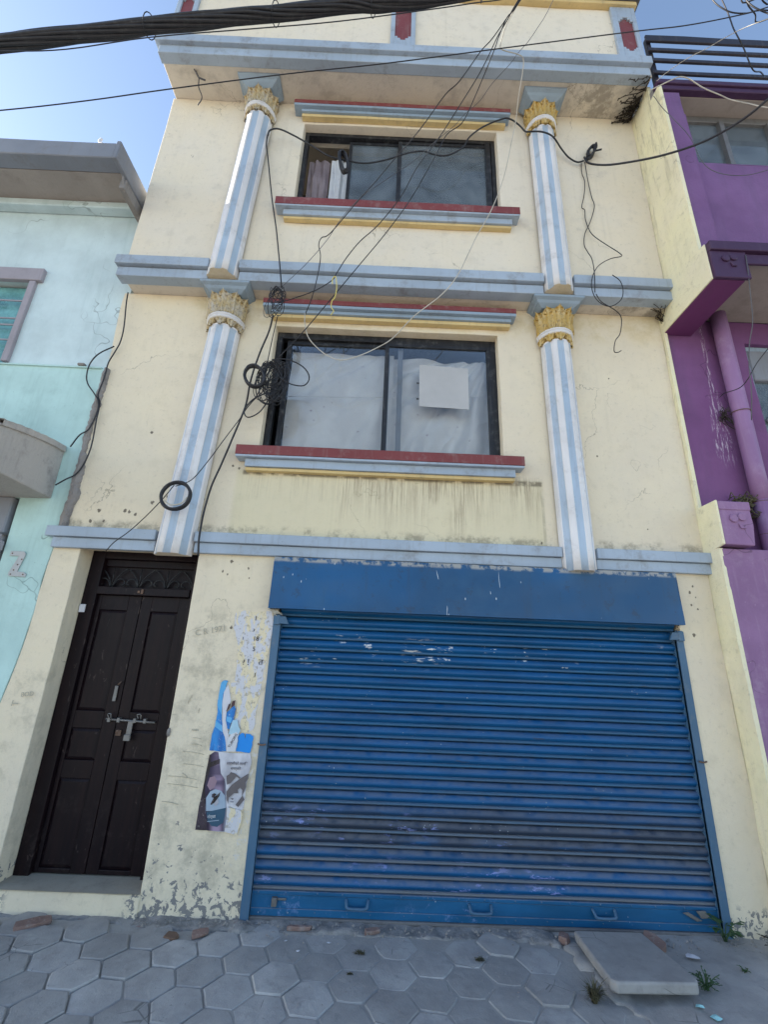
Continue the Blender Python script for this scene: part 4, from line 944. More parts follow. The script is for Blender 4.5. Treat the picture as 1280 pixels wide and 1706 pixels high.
# lower window
wf = MB(); frame_rect(wf, -1.14, 1.09, 3.42, 4.80, .09, .17, .055, .07)
win1 = wf.build('window', M['black_frame'], house, .003)
def sash(x0, x1, z0, z1, y, w, mat, parent, glassm, wr=None):
    s = MB(); frame_rect(s, x0, x1, z0, z1, y-.014, y+.014, w)
    o = s.build('sash', M[mat], parent, .002)
    p = MB(); p.box(x0+w, x1-w, y-.002, y+.002, z0+w, z1-w); p.build('pane', M[glassm], parent)
    return o
sash(-1.035, .015, 3.475, 4.73, .135, .045, 'black_frame', win1, 'glass')
sash(-.035, 1.035, 3.475, 4.73, .105, .042, 'black_frame', win1, 'glass')
m = MB(); m.box(.10, .15, .148, .16, 3.47, 4.73); m.build('inner_stile', M['slate'], win1)
cloth(-1.0, .06, 3.46, 4.68, .235, 2, .012, 2, 2.4, 140, 70).build('curtain', M['sheet'], win1)
cloth(.03, 1.05, 3.46, 4.65, .245, 2, .012, 5, 6.5, 200, 110).build('curtain', M['sheet'], win1)
m = MB(); m.tube([(-1.08, .172, 4.10), (0, .172, 4.14), (1.04, .172, 4.20)], .004, 6); m.build('curtain_cord', M['sheet'], win1)
# upper window
wf = MB(); frame_rect(wf, -1.085, 1.145, 6.20, 7.52, -.09, -.01, .045, .05)
win2 = wf.build('window', M['black_frame'], house, .003)
sash(-.56, .045, 6.25, 7.46, -.035, .035, 'black_frame', win2, 'glass_up')
sash(.015, 1.09, 6.25, 7.46, -.062, .04, 'black_frame', win2, 'glass_up')
m = MB(); m.box(1.03, 1.09, -.088, -.08, 6.22, 7.48); m.build('guard_strip', M['black_frame'], win2)
cloth(-1.05, -.80, 6.22, 7.36, .12, 2.5, .02, 3).build('curtain', M['curtain'], win2)
cloth(-.78, -.55, 6.52, 7.36, .10, 1.5, .015, 8).build('curtain', M['net'], win2)
cloth(-1.05, -.55, 6.22, 6.56, .14, 5, .012, 9).build('curtain', M['curtain'], win2)
cloth(-.52, -.02, 6.24, 7.12, .06, 4, .015, 4).build('curtain', M['net'], win2)
cloth(.05, .40, 6.24, 7.05, .06, 2, .015, 6).build('curtain', M['net'], win2)
cloth(.44, .98, 6.24, 7.25, .05, 3, .012, 11).build('curtain', M['net'], win2)
m = MB(); m.box(.40, .47, .05, .09, 6.25, 7.3); m.build('inner_post', M['slate'], win2)
# plain sheet standing in for a blanked-out square, as notice on the lower window
t = MB(); t.prism([(.318, 4.487), (.318, 4.012), (.806, 3.998), (.806, 4.468)], .1008, .1013)
tag(t.build('stand_in_sheet', M['grey_sheet'], loc=(.56, .085, 4.0)), 'plain pale grey square stand-in sheet on the right pane of the lower window', 'placeholder')
for (a, b) in ((4.265, 4.28), (4.085, 4.10)):
    t = MB(); t.box(.292, .317, .1008, .1013, a, b)
    hi = a > 4.2
    tag(t.build('tape_tab', M['black_ink'], loc=(.3, .085, a)), ('upper' if hi else 'lower')+' of the two small black tabs at the left edge of the grey sheet', 'tape', 'black tabs beside the grey sheet')

# ------------------------------------------------------------------ door
fr_ = MB(); fy0, fy1 = .165, .26
fr_.box(-2.497, -2.385, fy0, fy1, .12, 2.468); fr_.box(-1.60, -1.514, fy0, fy1, .12, 2.468); fr_.box(-2.385, -1.60, fy0, fy1, 2.405, 2.468); fr_.box(-2.385, -1.60, fy0-.012, fy1, 2.10, 2.165)
fr_.box(-2.385, -1.60, fy0+.04, fy1, 2.345, 2.405)
dframe = fr_.build('door_frame', M['door'], house, .005, 2)
m = MB(); m.box(-2.385, -1.60, .235, .25, 2.165, 2.405); m.build('transom_board', M['door'], dframe)
gr = MB()
def arc(c, r, a0, a1, n=8): return [(c[0]+cos(radians(a0+(a1-a0)*i/n))*r, .205, c[1]+sin(radians(a0+(a1-a0)*i/n))*r) for i in range(n+1)]
for k in range(4):
    cx = -2.30+k*.235; zb = 2.172
    for s in (-1, 1):
        gr.tube([(cx+s*.008, .205, zb), (cx+s*.025, .205, zb+.06), (cx+s*.07, .205, zb+.12), (cx+s*.112, .205, zb+.155)], .005, 6)
        gr.tube([(cx+s*.008, .205, zb), (cx+s*.035, .205, zb+.05), (cx+s*.065, .205, zb+.068), (cx+s*.095, .205, zb+.058), (cx+s*.108, .205, zb+.035), (cx+s*.098, .205, zb+.016), (cx+s*.082, .205, zb+.020)], .005, 6)
    gr.tube([(cx, .205, zb), (cx, .205, zb+.16)], .004, 6, sub=1)
gr.build('grille', M['black_frame'], dframe)
def leafdoor(x0, x1, px0, px1):
    L = MB(); y0, y1 = .20, .24; zs = [.135, .155, .725, .852, 1.07, 1.20, 1.975, 2.098]
    L.box(x0, px0, y0, y1, .135, 2.098); L.box(px1, x1, y0, y1, .135, 2.098)
    for a, b in ((.135, .165), (.728, .852), (1.072, 1.198), (1.975, 2.098)): L.box(px0, px1, y0, y1, a, b)
    d = L.build('door', M['door'], house, .004, 2)
    for a, b in ((.165, .728), (.852, 1.072), (1.198, 1.975)):
        q = MB(); c = .022
        o = [(px0+.001, a+.001), (px1-.001, a+.001), (px1-.001, b-.001), (px0+.001, b-.001)]; i_ = [(px0+c, a+c), (px1-c, a+c), (px1-c, b-c), (px0+c, b-c)]
        q.add([(x, y0+.014, z) for x, z in o]+[(x, y0+.004, z) for x, z in i_], [(0,1,5,4), (1,2,6,5), (2,3,7,6), (3,0,4,7), (4,5,6,7)])
        q.build('door_panel', M['door'], d)
    return d
dl = leafdoor(-2.383, -2.015, -2.35, -2.12); dr = leafdoor(-2.010, -1.602, -1.92, -1.69)
m = MB(); m.box(-2.075, -2.048, .185, .192, 1.272, 1.388); m.box(-2.068, -2.055, .19, .20, 1.28, 1.30); m.box(-2.068, -2.055, .19, .20, 1.36, 1.38); m.build('handle', M['steel'], dl, .003)
m = MB(); m.tube([(-2.05, .182, 1.395), (-2.035, .175, 1.41), (-2.03, .185, 1.42)], .005, 6); m.build('handle_stub', M['rust'], dl)
m = MB(); m.tube([(-2.085, .178, 1.145), (-1.70, .178, 1.133)], .008, 8, sub=1); m.build('bolt', M['steel'], dr)
m = MB()
m.tube([(-2.06, .17, 1.155), (-2.072, .165, 1.18), (-2.05, .165, 1.185), (-2.045, .17, 1.155)], .004, 6)
m.tube([(-1.83, .17, 1.155), (-1.842, .165, 1.185), (-1.815, .165, 1.187), (-1.812, .17, 1.155)], .004, 6); m.build('bolt_ring', M['steel'], dr)['kind'] = 'stuff'
for x in (-2.06, -1.985, -1.86, -1.78):
    m = MB(); m.box(x-.011, x+.011, .168, .2, 1.125, 1.158); m.build('bolt_bracket', M['steel'], dr, .002)
m = MB(); m.box(-1.905, -1.865, .165, .176, 1.04, 1.14); m.box(-1.912, -1.862, .155, .176, 1.0, 1.045); m.build('hasp', M['steel'], dr, .004)
m = MB(); m.box(-1.995, -1.955, .188, .2, 1.03, 1.07); m.tube([(-1.985, .185, 1.04), (-1.978, .172, 1.06), (-1.962, .185, 1.07)], .004, 6); m.build('latch', M['rust'], dr, .003)
m = MB(); m.box(-2.492, -2.445, .150, .164, 1.945, 2.01); m.build('hinge_plate', M['paper'], dframe, .002)
m = MB(); m.box(-2.004, -1.985, .142, .153, 2.112, 2.15); m.box(-2.035, -2.015, .146, .153, 2.118, 2.14); m.build('catch', M['rust'], dframe, .002)
# door step
st = MB(); wall_grid(st, -2.86, -1.505, -.03, .118, -.012, [], .17, .07, .006)
stp = st.build('door_step', M['cream'], house, .01, 2)
m = MB(); m.grid(lambda u, v: (-2.86+1.355*u, -.025+.30*v, .128+.002*noise.noise(Vector((u*9, v*3, 4)))), 24, 8); m.add([], []); m.build('step_top', M['step_cement'], stp)
# mortar knob beside the door
m = MB(); m.grid(lambda u, v: (-1.505+.014*cos(2*pi*u)*sin(pi*v), -.004-.014*sin(2*pi*u)*sin(pi*v), 1.10+.03*cos(pi*v)), 12, 8); m.build('plaster_lump', M['cement'], house)

# ------------------------------------------------------------------ roller shutter
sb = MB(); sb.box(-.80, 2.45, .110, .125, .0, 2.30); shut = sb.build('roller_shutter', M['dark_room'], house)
PITCH = .0866; z00 = .155
def slat(seed):
    m = MB()
    prof = [(.060, .0005), (.046, .0015), (.040, .006), (.038, .011), (.041, .016), (.047, .019), (.049, .021)]
    nl = len(prof)
    for i in range(11):                          # big convex curl
        t = i/10; prof.append((.054-.031*sin(pi*(.04+.94*t))**.75, .022+.0565*t))
    prof += [(.074, .0795), (.088, .081), (.088, .0872)]
    n = 26; K = len(prof); V = []
    for i in range(n+1):
        x = -.782+3.206*i/n
        for (y, z) in prof:
            V.append((x, y+.0030*noise.noise(Vector((x*1.5, seed*3.1, 0))), z+.0018*noise.noise(Vector((x*.9, seed*2.3, 4)))))
    o = len(m.v); m.v += V
    for i in range(n):
        for j in range(K-1):
            m.f.append((i*K+j, (i+1)*K+j, (i+1)*K+j+1, i*K+j+1)); m.mi.append(1 if j < nl-2 else 0); m.sm.append(True)
    return m
for i in range(25):
    o = slat(i % 25)
    zz = z00+i*PITCH
    for q in range(len(o.v)): v = o.v[q]; o.v[q] = (v[0], v[1], v[2]+zz)
    o.build('slat', [M['shutter'], M['slat_lip']], shut, loc=(.82, .05, zz))
# bottom bar: upper lip, plate, lower lip, rubber edge
m = bar(MB(), -.788, 2.432, .026, .07, .134, .156, .001); bar(m, -.786, 2.43, .032, .06, .058, .134, .001); bar(m, -.788, 2.432, .024, .06, .018, .060, .001)
bb = m.build('bottom_bar', M['shutter_bar'], shut, .003)
m = bar(MB(), -.79, 2.434, .010, .07, .0, .017, .0015); m.build('bottom_lip', M['dust_metal'], shut, .003)
m = MB()
for z, n in ((.146, 17), (.042, 17)):
    for i in range(n):
        x = -.72+i*3.1/(n-1)+random.uniform(-.02, .02); y = .024
        vs = [(x, y-.007, z)]+[(x+cos(a)*.007, y+.002, z+sin(a)*.007) for a in [k*pi/4 for k in range(8)]]
        m.add(vs, [(0, 1+(k+1) % 8, 1+k) for k in range(8)], True)
rv = m.build('rivet', M['shutter_bar'], shut); rv['kind'] = 'stuff'
def handle(x, z):
    m = MB(); w = .075
    m.tube([(x-w, .033, z+.035), (x-w+.004, .008, z+.018), (x-w+.014, -.004, z+.002), (x, -.006, z-.001), (x+w-.014, -.004, z+.002), (x+w-.004, .008, z+.018), (x+w, .033, z+.035)], .009, 8)
    m.build('handle', M['guide'], shut)
for x in (-.055, .78, 1.62): handle(x, .085)
m = MB(); m.box(-.63, -.595, .002, .032, .075, .125); m.box(-.595, -.535, .020, .032, .105, .118); m.build('lock_hasp', M['steel'], shut, .003)
m = MB(); m.prism([(2.15, .125), (2.19, .13), (2.28, .085), (2.24, .08)], .008, .018); m.prism([(2.24, .14), (2.30, .145), (2.33, .105), (2.27, .10)], .0, .010); m.build('lock_hasp', M['steel'], shut, .003)
# guides
def guide(xa, xb, inner):
    m = MB(); m.box(xa, xb, -.012, .02, .0, 1.98); m.box(inner-.008, inner+.008, -.004, .07, .0, 1.98)
    return m
gl_ = guide(-.828, -.768, -.776).build('guide_rail', M['guide'], house, .003)
gr_ = guide(2.402, 2.458, 2.41).build('guide_rail', M['guide'], house, .003)
for o_, x, s in ((gl_, -.775, 1), (gr_, 2.41, -1)):
    m = MB(); m.prism([(x-s*.04, 1.91), (x-s*.04, 1.965), (x+s*.045, 1.965), (x+s*.075, 1.905)], -.028, -.010); m.box(x-.045 if s > 0 else x-.0, x+.0 if s > 0 else x+.045, -.03, -.012, 1.90, 1.975); m.build('guide_lug', M['guide'], o_, .002)
    m = MB(); m.tube([(x-s*.06, -.02, 1.05), (x-s*.03, -.03, 1.045), (x, -.024, 1.05)], .006, 6); m.build('clamp', M['rust'], o_)
# hood sheet
hd = MB()
def hf(u, v):
    x = -.862+3.30*u; z = 2.02+.415*v
    return (x, -.072-.02*(1-v)-.011*noise.noise(Vector((u*6, v*1.4, 8)))-.006*noise.noise(Vector((u*14, v*3, 1))), z+.003*noise.noise(Vector((u*8, v, 0))))
hd.grid(hf, 60, 8)
V0 = hf(0, 0); 
hd.add([hf(0,0), hf(0,1), (-.862, .0, 2.435), (-.862, .0, 2.02)], [(0,1,2,3)]); hd.add([hf(1,0), hf(1,1), (2.438, .0, 2.435), (2.438, .0, 2.02)], [(3,2,1,0)])
n = 60; lip = [hf(i/n, 0) for i in range(n+1)]
hd.add(lip+[(x, y+.035, z-.001) for x, y, z in lip]+[(x, y+.035, z+.003) for x, y, z in lip], [(i, i+1, n+2+i, n+1+i) for i in range(n)], False)
hd.build('shutter_hood', M['hood'], house)
m = MB(); m.box(-.80, 2.44, .02, .09, 2.30, 2.44); m.box(-.86, -.80, -.06, 0, 2.02, 2.06); m.build('hood_bracket', M['dark_room'], house)
m = MB()
for i in range(7): m.tube([(-.86+random.uniform(-.02, .08), -.04, 2.015), (-.84+random.uniform(-.02, .07), -.05, 1.995+random.uniform(-.01, .01)), (-.80+random.uniform(-.04, .05), -.03, 1.97+random.uniform(-.02, .03))], .003, 5)
m.build('wire_tie', M['wire_pale'], house)

# ------------------------------------------------------------------ teal house on the left
teal = thing('neighbouring_house', (-3.6, 0, 0), 'pale teal house at the left edge with dark eave and concrete canopy', 'house')
def te(z, gap=.0): return lw(z)-gap+.02+.012*noise.noise(Vector((5, z*5, 1)))+.009*noise.noise(Vector((5, z*19, 1)))
def tw(x0, z0, z1, holes, y, mat, gap):
    g_ = wall_grid(MB(), x0, -2.70, z0, z1, y, holes, .3, .13, .004, lambda x, z: x if x < -2.95 else x+(te(z, gap)+2.70)*((x+2.95)/.25))
    return g_.build('wall', mat, teal, .004)
tw(-9, 4.215, 6.5, [(-5.2, -3.66, 4.225, 5.25)], .012, M['teal'], -.03)
tw(-9, -.03, 4.21, [(-5.0, -3.13, 1.9, 2.87)], -.004, M['teal_low'], .022)
m = MB(); m.box(-8, -2.75, .9, 1.0, 0, 6.4); m.box(-8, -2.75, 6.9, 7, 0, 6.4); m.build('inner_wall', M['dark_room'], teal)
m = MB(); m.box(-26, -9.01, .012, 7, 0, 6.40); m.build('added_shade_wing', M['teal'], teal)  # unseen extension, its eaves below too, added to keep sun off the pavement
m = MB(); m.box(-26, -2.78, .30, 7.1, 6.27, 6.40); m.build('roof', M['cement'], teal)
m = MB(); m.box(-26, -2.78, -.40, .31, 6.255, 6.30); m.build('eave_soffit', M['gsoffit'], teal)
m = bar(MB(), -26, -2.80, -.555, -.40, 6.255, 6.46, .004); m.build('fascia', M['slate'], teal, .008)
m = MB(); m.box(-2.80, -2.755, -.57, .1, 6.235, 6.475); m.build('bargeboard', M['slate'], teal, .008)
m = MB(); m.prism([(-2.79, 6.06), (-2.73, 6.06), (-2.73, 6.18), (-2.79, 6.18)], -.40, -.0); m.tube([(-2.76, -.42, 6.2), (-2.75, -.40, 6.12), (-2.75, -.36, 6.05)], .012, 6); m.build('rafter_end', M['cement'], teal, .01)
m = bar(MB(), -9, -2.82, -.10, .012, 6.17, 6.255, .004); m.build('cornice', M['teal'], teal, .01)
m = MB(); m.box(-5.2, -3.60, -.03, .02, 5.215, 5.37); m.box(-3.72, -3.655, -.02, .03, 4.24, 5.215)
wt = m.build('window', M['mauve'], teal, .005)
m = MB(); m.box(-5.2, -3.72, .10, .106, 4.23, 5.22); m.build('pane', M['glass_teal'], wt)
m = MB()
for z in (4.52, 4.70, 4.78, 5.0): m.box(-5.2, -3.70, .04, .05, z, z+.014)
m.box(-4.3, -4.28, .055, .065, 4.23, 5.22); m.build('bar', M['mauve'], wt)
m = bar(MB(), -8, -2.74, -.02, .012, 4.20, 4.216, .003); m.build('ledge', M['teal_low'], teal, .002)
m = MB(); m.box(-2.97, -2.90, -.035, .01, 4.218, 4.245); m.build('mortar_lump', M['cement'], teal, .008)
# rough cement fillet on the joint
m = MB(); n = 70; vs = []
for i in range(n+1):
    z = 2.62+(4.20-2.62)*i/n; x = te(z, .0); w = .030+.018*noise.noise(Vector((3, z*7, 2)))+.014*noise.noise(Vector((3, z*23, 2)))
    if z < 3.2: w += .012
    for dx, dy in ((-w, .002), (-w*.6, -.03), (w*.2, -.038), (w*.8, -.022), (w, .002)): vs.append((x+dx+.006*noise.noise(Vector((dx*90, z*30, 1))), dy+.010*noise.noise(Vector((dx*60, z*26, 5))), z))
m.add(vs, [(i*5+j, i*5+j+1, i*5+5+j+1, i*5+5+j) for i in range(n) for j in range(4)], False); m.build('cement_fillet', M['cement'], teal)
# canopy: thick concrete slab seen from its right end
cp = MB()
prof = [(0, 2.87), (-.57, 2.885), (-.61, 2.95), (-.69, 3.18), (-.68, 3.235), (-.50, 3.285), (-.30, 3.315), (0, 3.335)]
def cpx(x, amp): 
    out = []
    for i, (y, z) in enumerate(prof): out.append((x+.01*noise.noise(Vector((y*9, z*9, 1)))*amp, y, z+.012*noise.noise(Vector((x*3, y*7, i)))))
    return out
cols = [cpx(-2.862-.25*i, 1) for i in range(13)]; K = len(prof)
cp.add([p for c in cols for p in c], [tuple(range(K))]+[(i*K+j, i*K+(j+1) % K, (i+1)*K+(j+1) % K, (i+1)*K+j)[::-1] for i in range(12) for j in range(K)])
can = cp.build('canopy', M['canopy'], teal, .012, 2)
m = MB(); nn = 24; vs = []
for i in range(nn+1):
    t = i/nn; y = -.02-.66*t; z = 3.335-.10*t**1.6
    for dx, dz in ((.0, .0), (.018, .006), (.02, .055+.008*noise.noise(Vector((y*20, 1, 1)))), (-.06, .062+.008*noise.noise(Vector((y*26, 4, 1)))), (-.07, .0)): vs.append((-2.862+dx+.008*noise.noise(Vector((y*30, dz*40, 2))), y, z+dz-.028))
m.add(vs, [(i*5+j, i*5+j+1, i*5+5+j+1, i*5+5+j) for i in range(nn) for j in range(4)]); m.build('canopy_edge', M['canopy'], can)
m = MB(); m.box(-5, -3.16, -.03, .3, 2.55, 2.868); m.box(-5.0, -3.20, .05, .10, 1.9, 2.56); m.build('dark_shopfront', M['slate'], teal, .01)
m = MB(); m.box(-3.22, -3.13, -.06, -.01, 2.40, 2.48); m.box(-3.19, -3.16, -.055, -.02, 2.48, 2.54); m.build('shopfront_catch', M['mauve'], teal, .005)
# metal Z bracket screwed to the teal wall
z_ = MB()
zp = [(-3.055, 2.402), (-2.945, 2.402), (-2.928, 2.385), (-2.928, 2.365), (-2.955, 2.235), (-2.90, 2.232), (-2.875, 2.215), (-2.878, 2.192), (-3.01, 2.195), (-3.022, 2.205), (-3.022, 2.225), (-2.978, 2.362), (-3.055, 2.362)]
z_.prism(zp, -.016, -.0085); M['pale_metal'] = paint('pale_metal', (.46, .47, .47), .3, .6)
z_.cur = 0; zb = tag(z_.build('metal_bracket', M['pale_metal'], loc=(-2.97, -.01, 2.19), bevel=.002), 'pale Z-shaped metal bracket screwed to the mint wall left of the door', 'bracket')
m = MB()
for x, z in ((-3.035, 2.382), (-2.945, 2.335), (-2.965, 2.29), (-2.985, 2.245), (-2.90, 2.212), (-3.0, 2.21)):
    m.add([(x, -.019, z)]+[(x+cos(a)*.007, -.0165, z+sin(a)*.007) for a in [k*pi/3 for k in range(6)]], [(0, 1+(k+1) % 6, 1+k) for k in range(6)])
m.build('screw_head', M['rust'], zb)

# ------------------------------------------------------------------ purple house on the right
pur = thing('neighbouring_house', (4.2, 0, 0), 'purple house at the right edge with yellow side wall, balcony beam and roof railing', 'house')
X0 = 2.772
def pw(x0, x1, z0, z1, y, holes, mat, name='wall', depth=.2): return wall_grid(MB(), x0, x1, z0, z1, y, holes, depth, .16, .004).build(name, mat, pur, .005)
pw(X0+.012, 8, -.05, 2.64, -.165, [], M['purple_low'])
pw(X0+.012, 8, 2.64, 5.10, .0, [(3.60, 5.2, 3.2, 4.84)], M['purple'])
pw(3.055, 8, 5.27, 6.66, -.50, [], M['purple_up'])
m = wall_grid(MB(), X0+.012, 3.01, 5.27, 7.57, -.605, [], .3, .16, .004); m.build('pilaster', M['purple_up'], pur, .005)
m = wall_grid(MB(), 3.008, 3.062, 5.27, 7.30, -.565, [], .3, .16, .004); m.build('pilaster', M['purple_up'], pur, .005)
def side(y0, y1, z0, z1):
    m = MB(); ny = max(2, int((y1-y0)/.05)); nz = max(2, int((z1-z0)/.08))
    f = lambda u, v: (X0-.004+.008*noise.noise(Vector((u*(y1-y0)*7, v*(z1-z0)*4, 1))), y0+(y1-y0)*u+(.008*noise.noise(Vector((3, v*(z1-z0)*8, 2))) if u == 0 else 0), z0+(z1-z0)*v)
    m.grid(lambda u, v: f(1-u, v), ny, nz, True)
    m.add([f(0, j/nz) for j in range(nz+1)]+[(X0+.03, y0+.002, z0+(z1-z0)*j/nz) for j in range(nz+1)], [(j, j+1, nz+2+j, nz+1+j)[::-1] for j in range(nz)])
    m.box(X0+.004, X0+.030, y0+.012, y1-.002, z0+.004, z1-.004)
    return m.build('side_wall', M['yellow_side'], pur)
side(-.17, .02, -.02, 2.64); side(-.035, .04, 3.03, 4.9); side(-.64, -.15, 5.28, 7.60); side(-.50, -.12, 7.56, 7.849)
# balcony beam with its moulded end block
m = MB(); m.box(X0+.012, 3.065, -.69, -.002, 4.895, 5.275); m.build('beam', M['purple_mid'], pur, .004)
m = MB(); m.box(X0-.004, X0+.011, -.70, .03, 4.90, 5.29); m.build('beam_side', M['yellow_side'], pur, .004)
eb = MB(); eb.box(X0+.012, 3.10, -.725, -.692, 4.895, 5.19); ebo = eb.build('beam_end', M['plum'], pur, .006)
m = bar(MB(), X0+.012, 8, -.745, -.692, 5.19, 5.29, .003); m.build('fascia', M['plum'], pur, .005)
m = bar(MB(), 3.102, 8, -.715, -.692, 5.07, 5.18, .003); m.build('fascia', M['plum'], pur, .005)
def disc(m, x, z, r, y0, y1, n=16):
    m.prism([(x+cos(2*pi*k/n)*r, z+sin(2*pi*k/n)*r) for k in range(n)], y0, y1)
def flower(parent, cx, cz, y, mat, s=1.0):
    for dx, dz, r in ((-.035, .03, .034), (.035, .045, .034)):
        m = MB(); disc(m, cx+dx*s, cz+dz*s, r*s, y-.014, y); m.build('petal', mat, parent, .004)
    m = MB(); m.prism([(cx-.005, cz-.01*s), (cx+.05*s, cz-.055*s), (cx+.005, cz-.055*s)], y-.012, y); m.build('stem', mat, parent, .003)
flower(ebo, 2.94, 5.07, -.726, M['plum'])
m = MB(); m.box(3.065, 8, -.69, -.005, 5.10, 5.27); m.build('balcony_slab', M['gsoffit'], pur)
m = MB(); m.box(3.0, 8, -.49, .2, 5.275, 5.30); m.build('balcony_floor', M['cement'], pur)
# bracket block lower down
m = MB(); m.prism([(2.785, 2.66), (3.03, 2.655), (3.055, 2.83), (3.05, 3.0), (2.785, 3.0)], -.225, .0); bk = m.build('bracket_block', M['purple_low'], pur, .008, 2)
m = bar(MB(), 2.785, 3.055, -.232, -.2, 2.955, 3.03, .006, .03); m.build('block_edge', M['purple_low'], bk, .005)
m = MB(); m.add([(2.766, .01, 3.03), (2.766, -.235, 3.035), (2.766, -.232, 2.66), (2.766, -.05, 2.62), (2.766, .01, 2.62), (2.784, .01, 3.03), (2.784, -.235, 3.035), (2.784, -.232, 2.66), (2.784, -.05, 2.62), (2.784, .01, 2.62)], [(0,4,3,2,1), (5,6,7,8,9), (0,1,6,5), (1,2,7,6), (2,3,8,7), (3,4,9,8), (4,0,5,9)]); m.build('block_side', M['yellow_side'], bk, .004)
flower(bk, 2.93, 2.85, -.226, M['purple_low'])
# drainpipe
pp = MB(); pp.tube([(3.315, -.085, 5.10), (3.31, -.085, 4.2), (3.305, -.085, 3.08)], .068, 20, sub=3)
pi_ = pp.build('drainpipe', M['pipe'], pur)
m = MB(); m.tube([(3.305, -.087, 3.10), (3.30, -.095, 1.5), (3.30, -.245, .9), (3.30, -.25, 0)], .072, 20, sub=4); m.build('drainpipe_socket', M['pipe'], pi_)
for z in (3.98, 3.09, 2.8):
    m = MB(); m.tube([(3.307+cos(a)*.072, -.086+sin(a)*.072, z+.006*sin(a)) for a in [k*pi/12 for k in range(24)]], .004, 5, closed=True, sub=1); m.build('pipe_tie', M['rust'], pi_)
m = MB(); rr = random.Random(11)
for i in range(60):
    x = 3.12+rr.uniform(-.05, .12); z = 3.0+rr.uniform(-.06, .14); m.tube([(x, -.01, z), (x+rr.uniform(-.04, .04), -.05-rr.uniform(0, .06), z+rr.uniform(-.02, .06)), (x+rr.uniform(-.06, .06), -.08-rr.uniform(0, .05), z+rr.uniform(-.05, .04))], .004, 4, sub=2)
mo = m.build('moss', M['dry_leaf'], pur); mo['kind'] = 'stuff'
# windows
m = MB(); frame_rect(m, 3.60, 5.2, 3.2, 4.84, .05, .12, .05); wp = m.build('window', M['trim_blue'], pur, .003)
m = MB(); m.box(3.65, 5.15, .08, .086, 3.25, 4.44); m.build('pane', M['glass_up'], wp)
m = MB(); m.box(3.65, 5.15, .04, .12, 4.44, 4.79); m.build('shutter_box', M['slate'], wp, .01)
m = MB(); m.prism([(3.68, 4.0), (3.72, 3.96), (3.95, 4.22), (3.93, 4.26)], .055, .07); m.box(3.65, 4.5, .055, .07, 3.74, 3.79); m.build('grille_bar', M['slate'], wp)
m = MB(); m.box(3.062, 6.5, -.40, -.34, 6.66, 6.70); m.box(3.062, 6.5, -.40, -.34, 7.48, 7.57); m.box(3.062, 3.12, -.40, -.34, 6.70, 7.48)
wu = m.build('window', M['steel'], pur, .003)
for x in (3.56, 4.1, 4.7):
    m = MB(); m.box(x, x+.05, -.415, -.35, 6.70, 7.49); m.build('mullion', M['steel'], wu, .003)
m = MB(); m.box(3.12, 6.5, -.37, -.365, 6.70, 7.48); m.build('pane', M['glass_up'], wu)
m = MB(); m.box(3.12, 6.5, -.30, -.28, 6.60, 7.55); m.build('blind', M['net'], wu)
m = MB(); m.box(3.06, 6.5, -.50, -.34, 6.655, 6.662); m.build('sill', M['purple_up'], wu)
m = MB(); m.box(X0+.0, 8, -.56, 1.0, 7.575, 7.64); m.build('roof_slab', M['gsoffit'], pur)
m = bar(MB(), X0-.0, 8, -.625, -.555, 7.585, 7.650, .003); bar(m, X0-.0, 8, -.645, -.555, 7.652, 7.715, .003); m.build('roof_fascia', M['plum'], pur, .006)
m = MB(); m.box(X0+.0, 8, -.55, 7, 7.64, 7.714); m.build('roof', M['cement'], pur)
m = MB(); m.box(X0+.03, 8, .8, .9, 0, 7.6); m.build('inner_wall', M['dark_room'], pur)
for z0, z1 in ((8.45, 8.555), (8.27, 8.32), (8.085, 8.135), (7.87, 7.92)):
    bar(MB(), X0+.01, 7, -.615, -.59, z0, z1, .004).build('railing_bar', M['rail'], pur, .004)
for x in (X0+.03, 4.9, 6.9):
    m = MB(); m.box(x, x+.05, -.578, -.54, 7.71, 8.56); m.build('railing_post', M['rail'], pur)

# ------------------------------------------------------------------ posters and marks on the wall
def sheet(name, polys, cat, label, y=-.006):
    xs = [x for p in polys for x, z in p[0]]; zs = [z for p in polys for x, z in p[0]]
    t = thing(name, (sum(xs)/len(xs), y, min(zs)), label, cat)
    for i, (pl, mat, nm) in enumerate(polys):
        m = MB(); m.prism(pl, y-.0009*(i+1), y-.0009*i+.0004 if i else 0.002); m.build(nm, M[mat], t)
    return t
def rag(poly, amp=.006, sub=3):
    out = []; n = len(poly)
    for i in range(n):
        a, b = poly[i], poly[(i+1) % n]
        for k in range(sub):
            t = k/sub; x = a[0]+(b[0]-a[0])*t; z = a[1]+(b[1]-a[1])*t
            out.append((x+amp*noise.noise(Vector((x*60, z*60, 1))), z+amp*noise.noise(Vector((x*60, z*60, 6)))))
    return out
POST = P
b = sheet('poster', [(rag(P['white_torn'], .008), 'paper', 'torn_paper'), (rag(P['blue_left']), 'p_blue', 'blue_print'), (P['blue_light1'], 'p_light', 'light_print'), (P['blue_light2'], 'p_light', 'light_print'),
    (rag(P['blue_right']), 'p_right', 'blue_print'), (rag(P['blue_mid']), 'p_blue', 'blue_print'), (P['blue_mid_l'], 'p_light', 'light_print'), (P['dark_t1'], 'p_brown', 'dark_print'), (P['dark_t2'], 'p_brown', 'dark_print'),
    (P['bottle_neck'], 'p_pale', 'bottle_print'), (P['bottle_body'], 'p_white', 'bottle_print'), (P['label'], 'p_white', 'label_print')], 'poster', 'torn bright blue poster with a pale bottle on the pillar beside the shutter')
text_mesh('TUBORG', .03, M['p_black'], 'lettering', b, P['labtxt'][0][0], P['labtxt'][0][1], -.0185, .10, math.atan2(.091, .044))
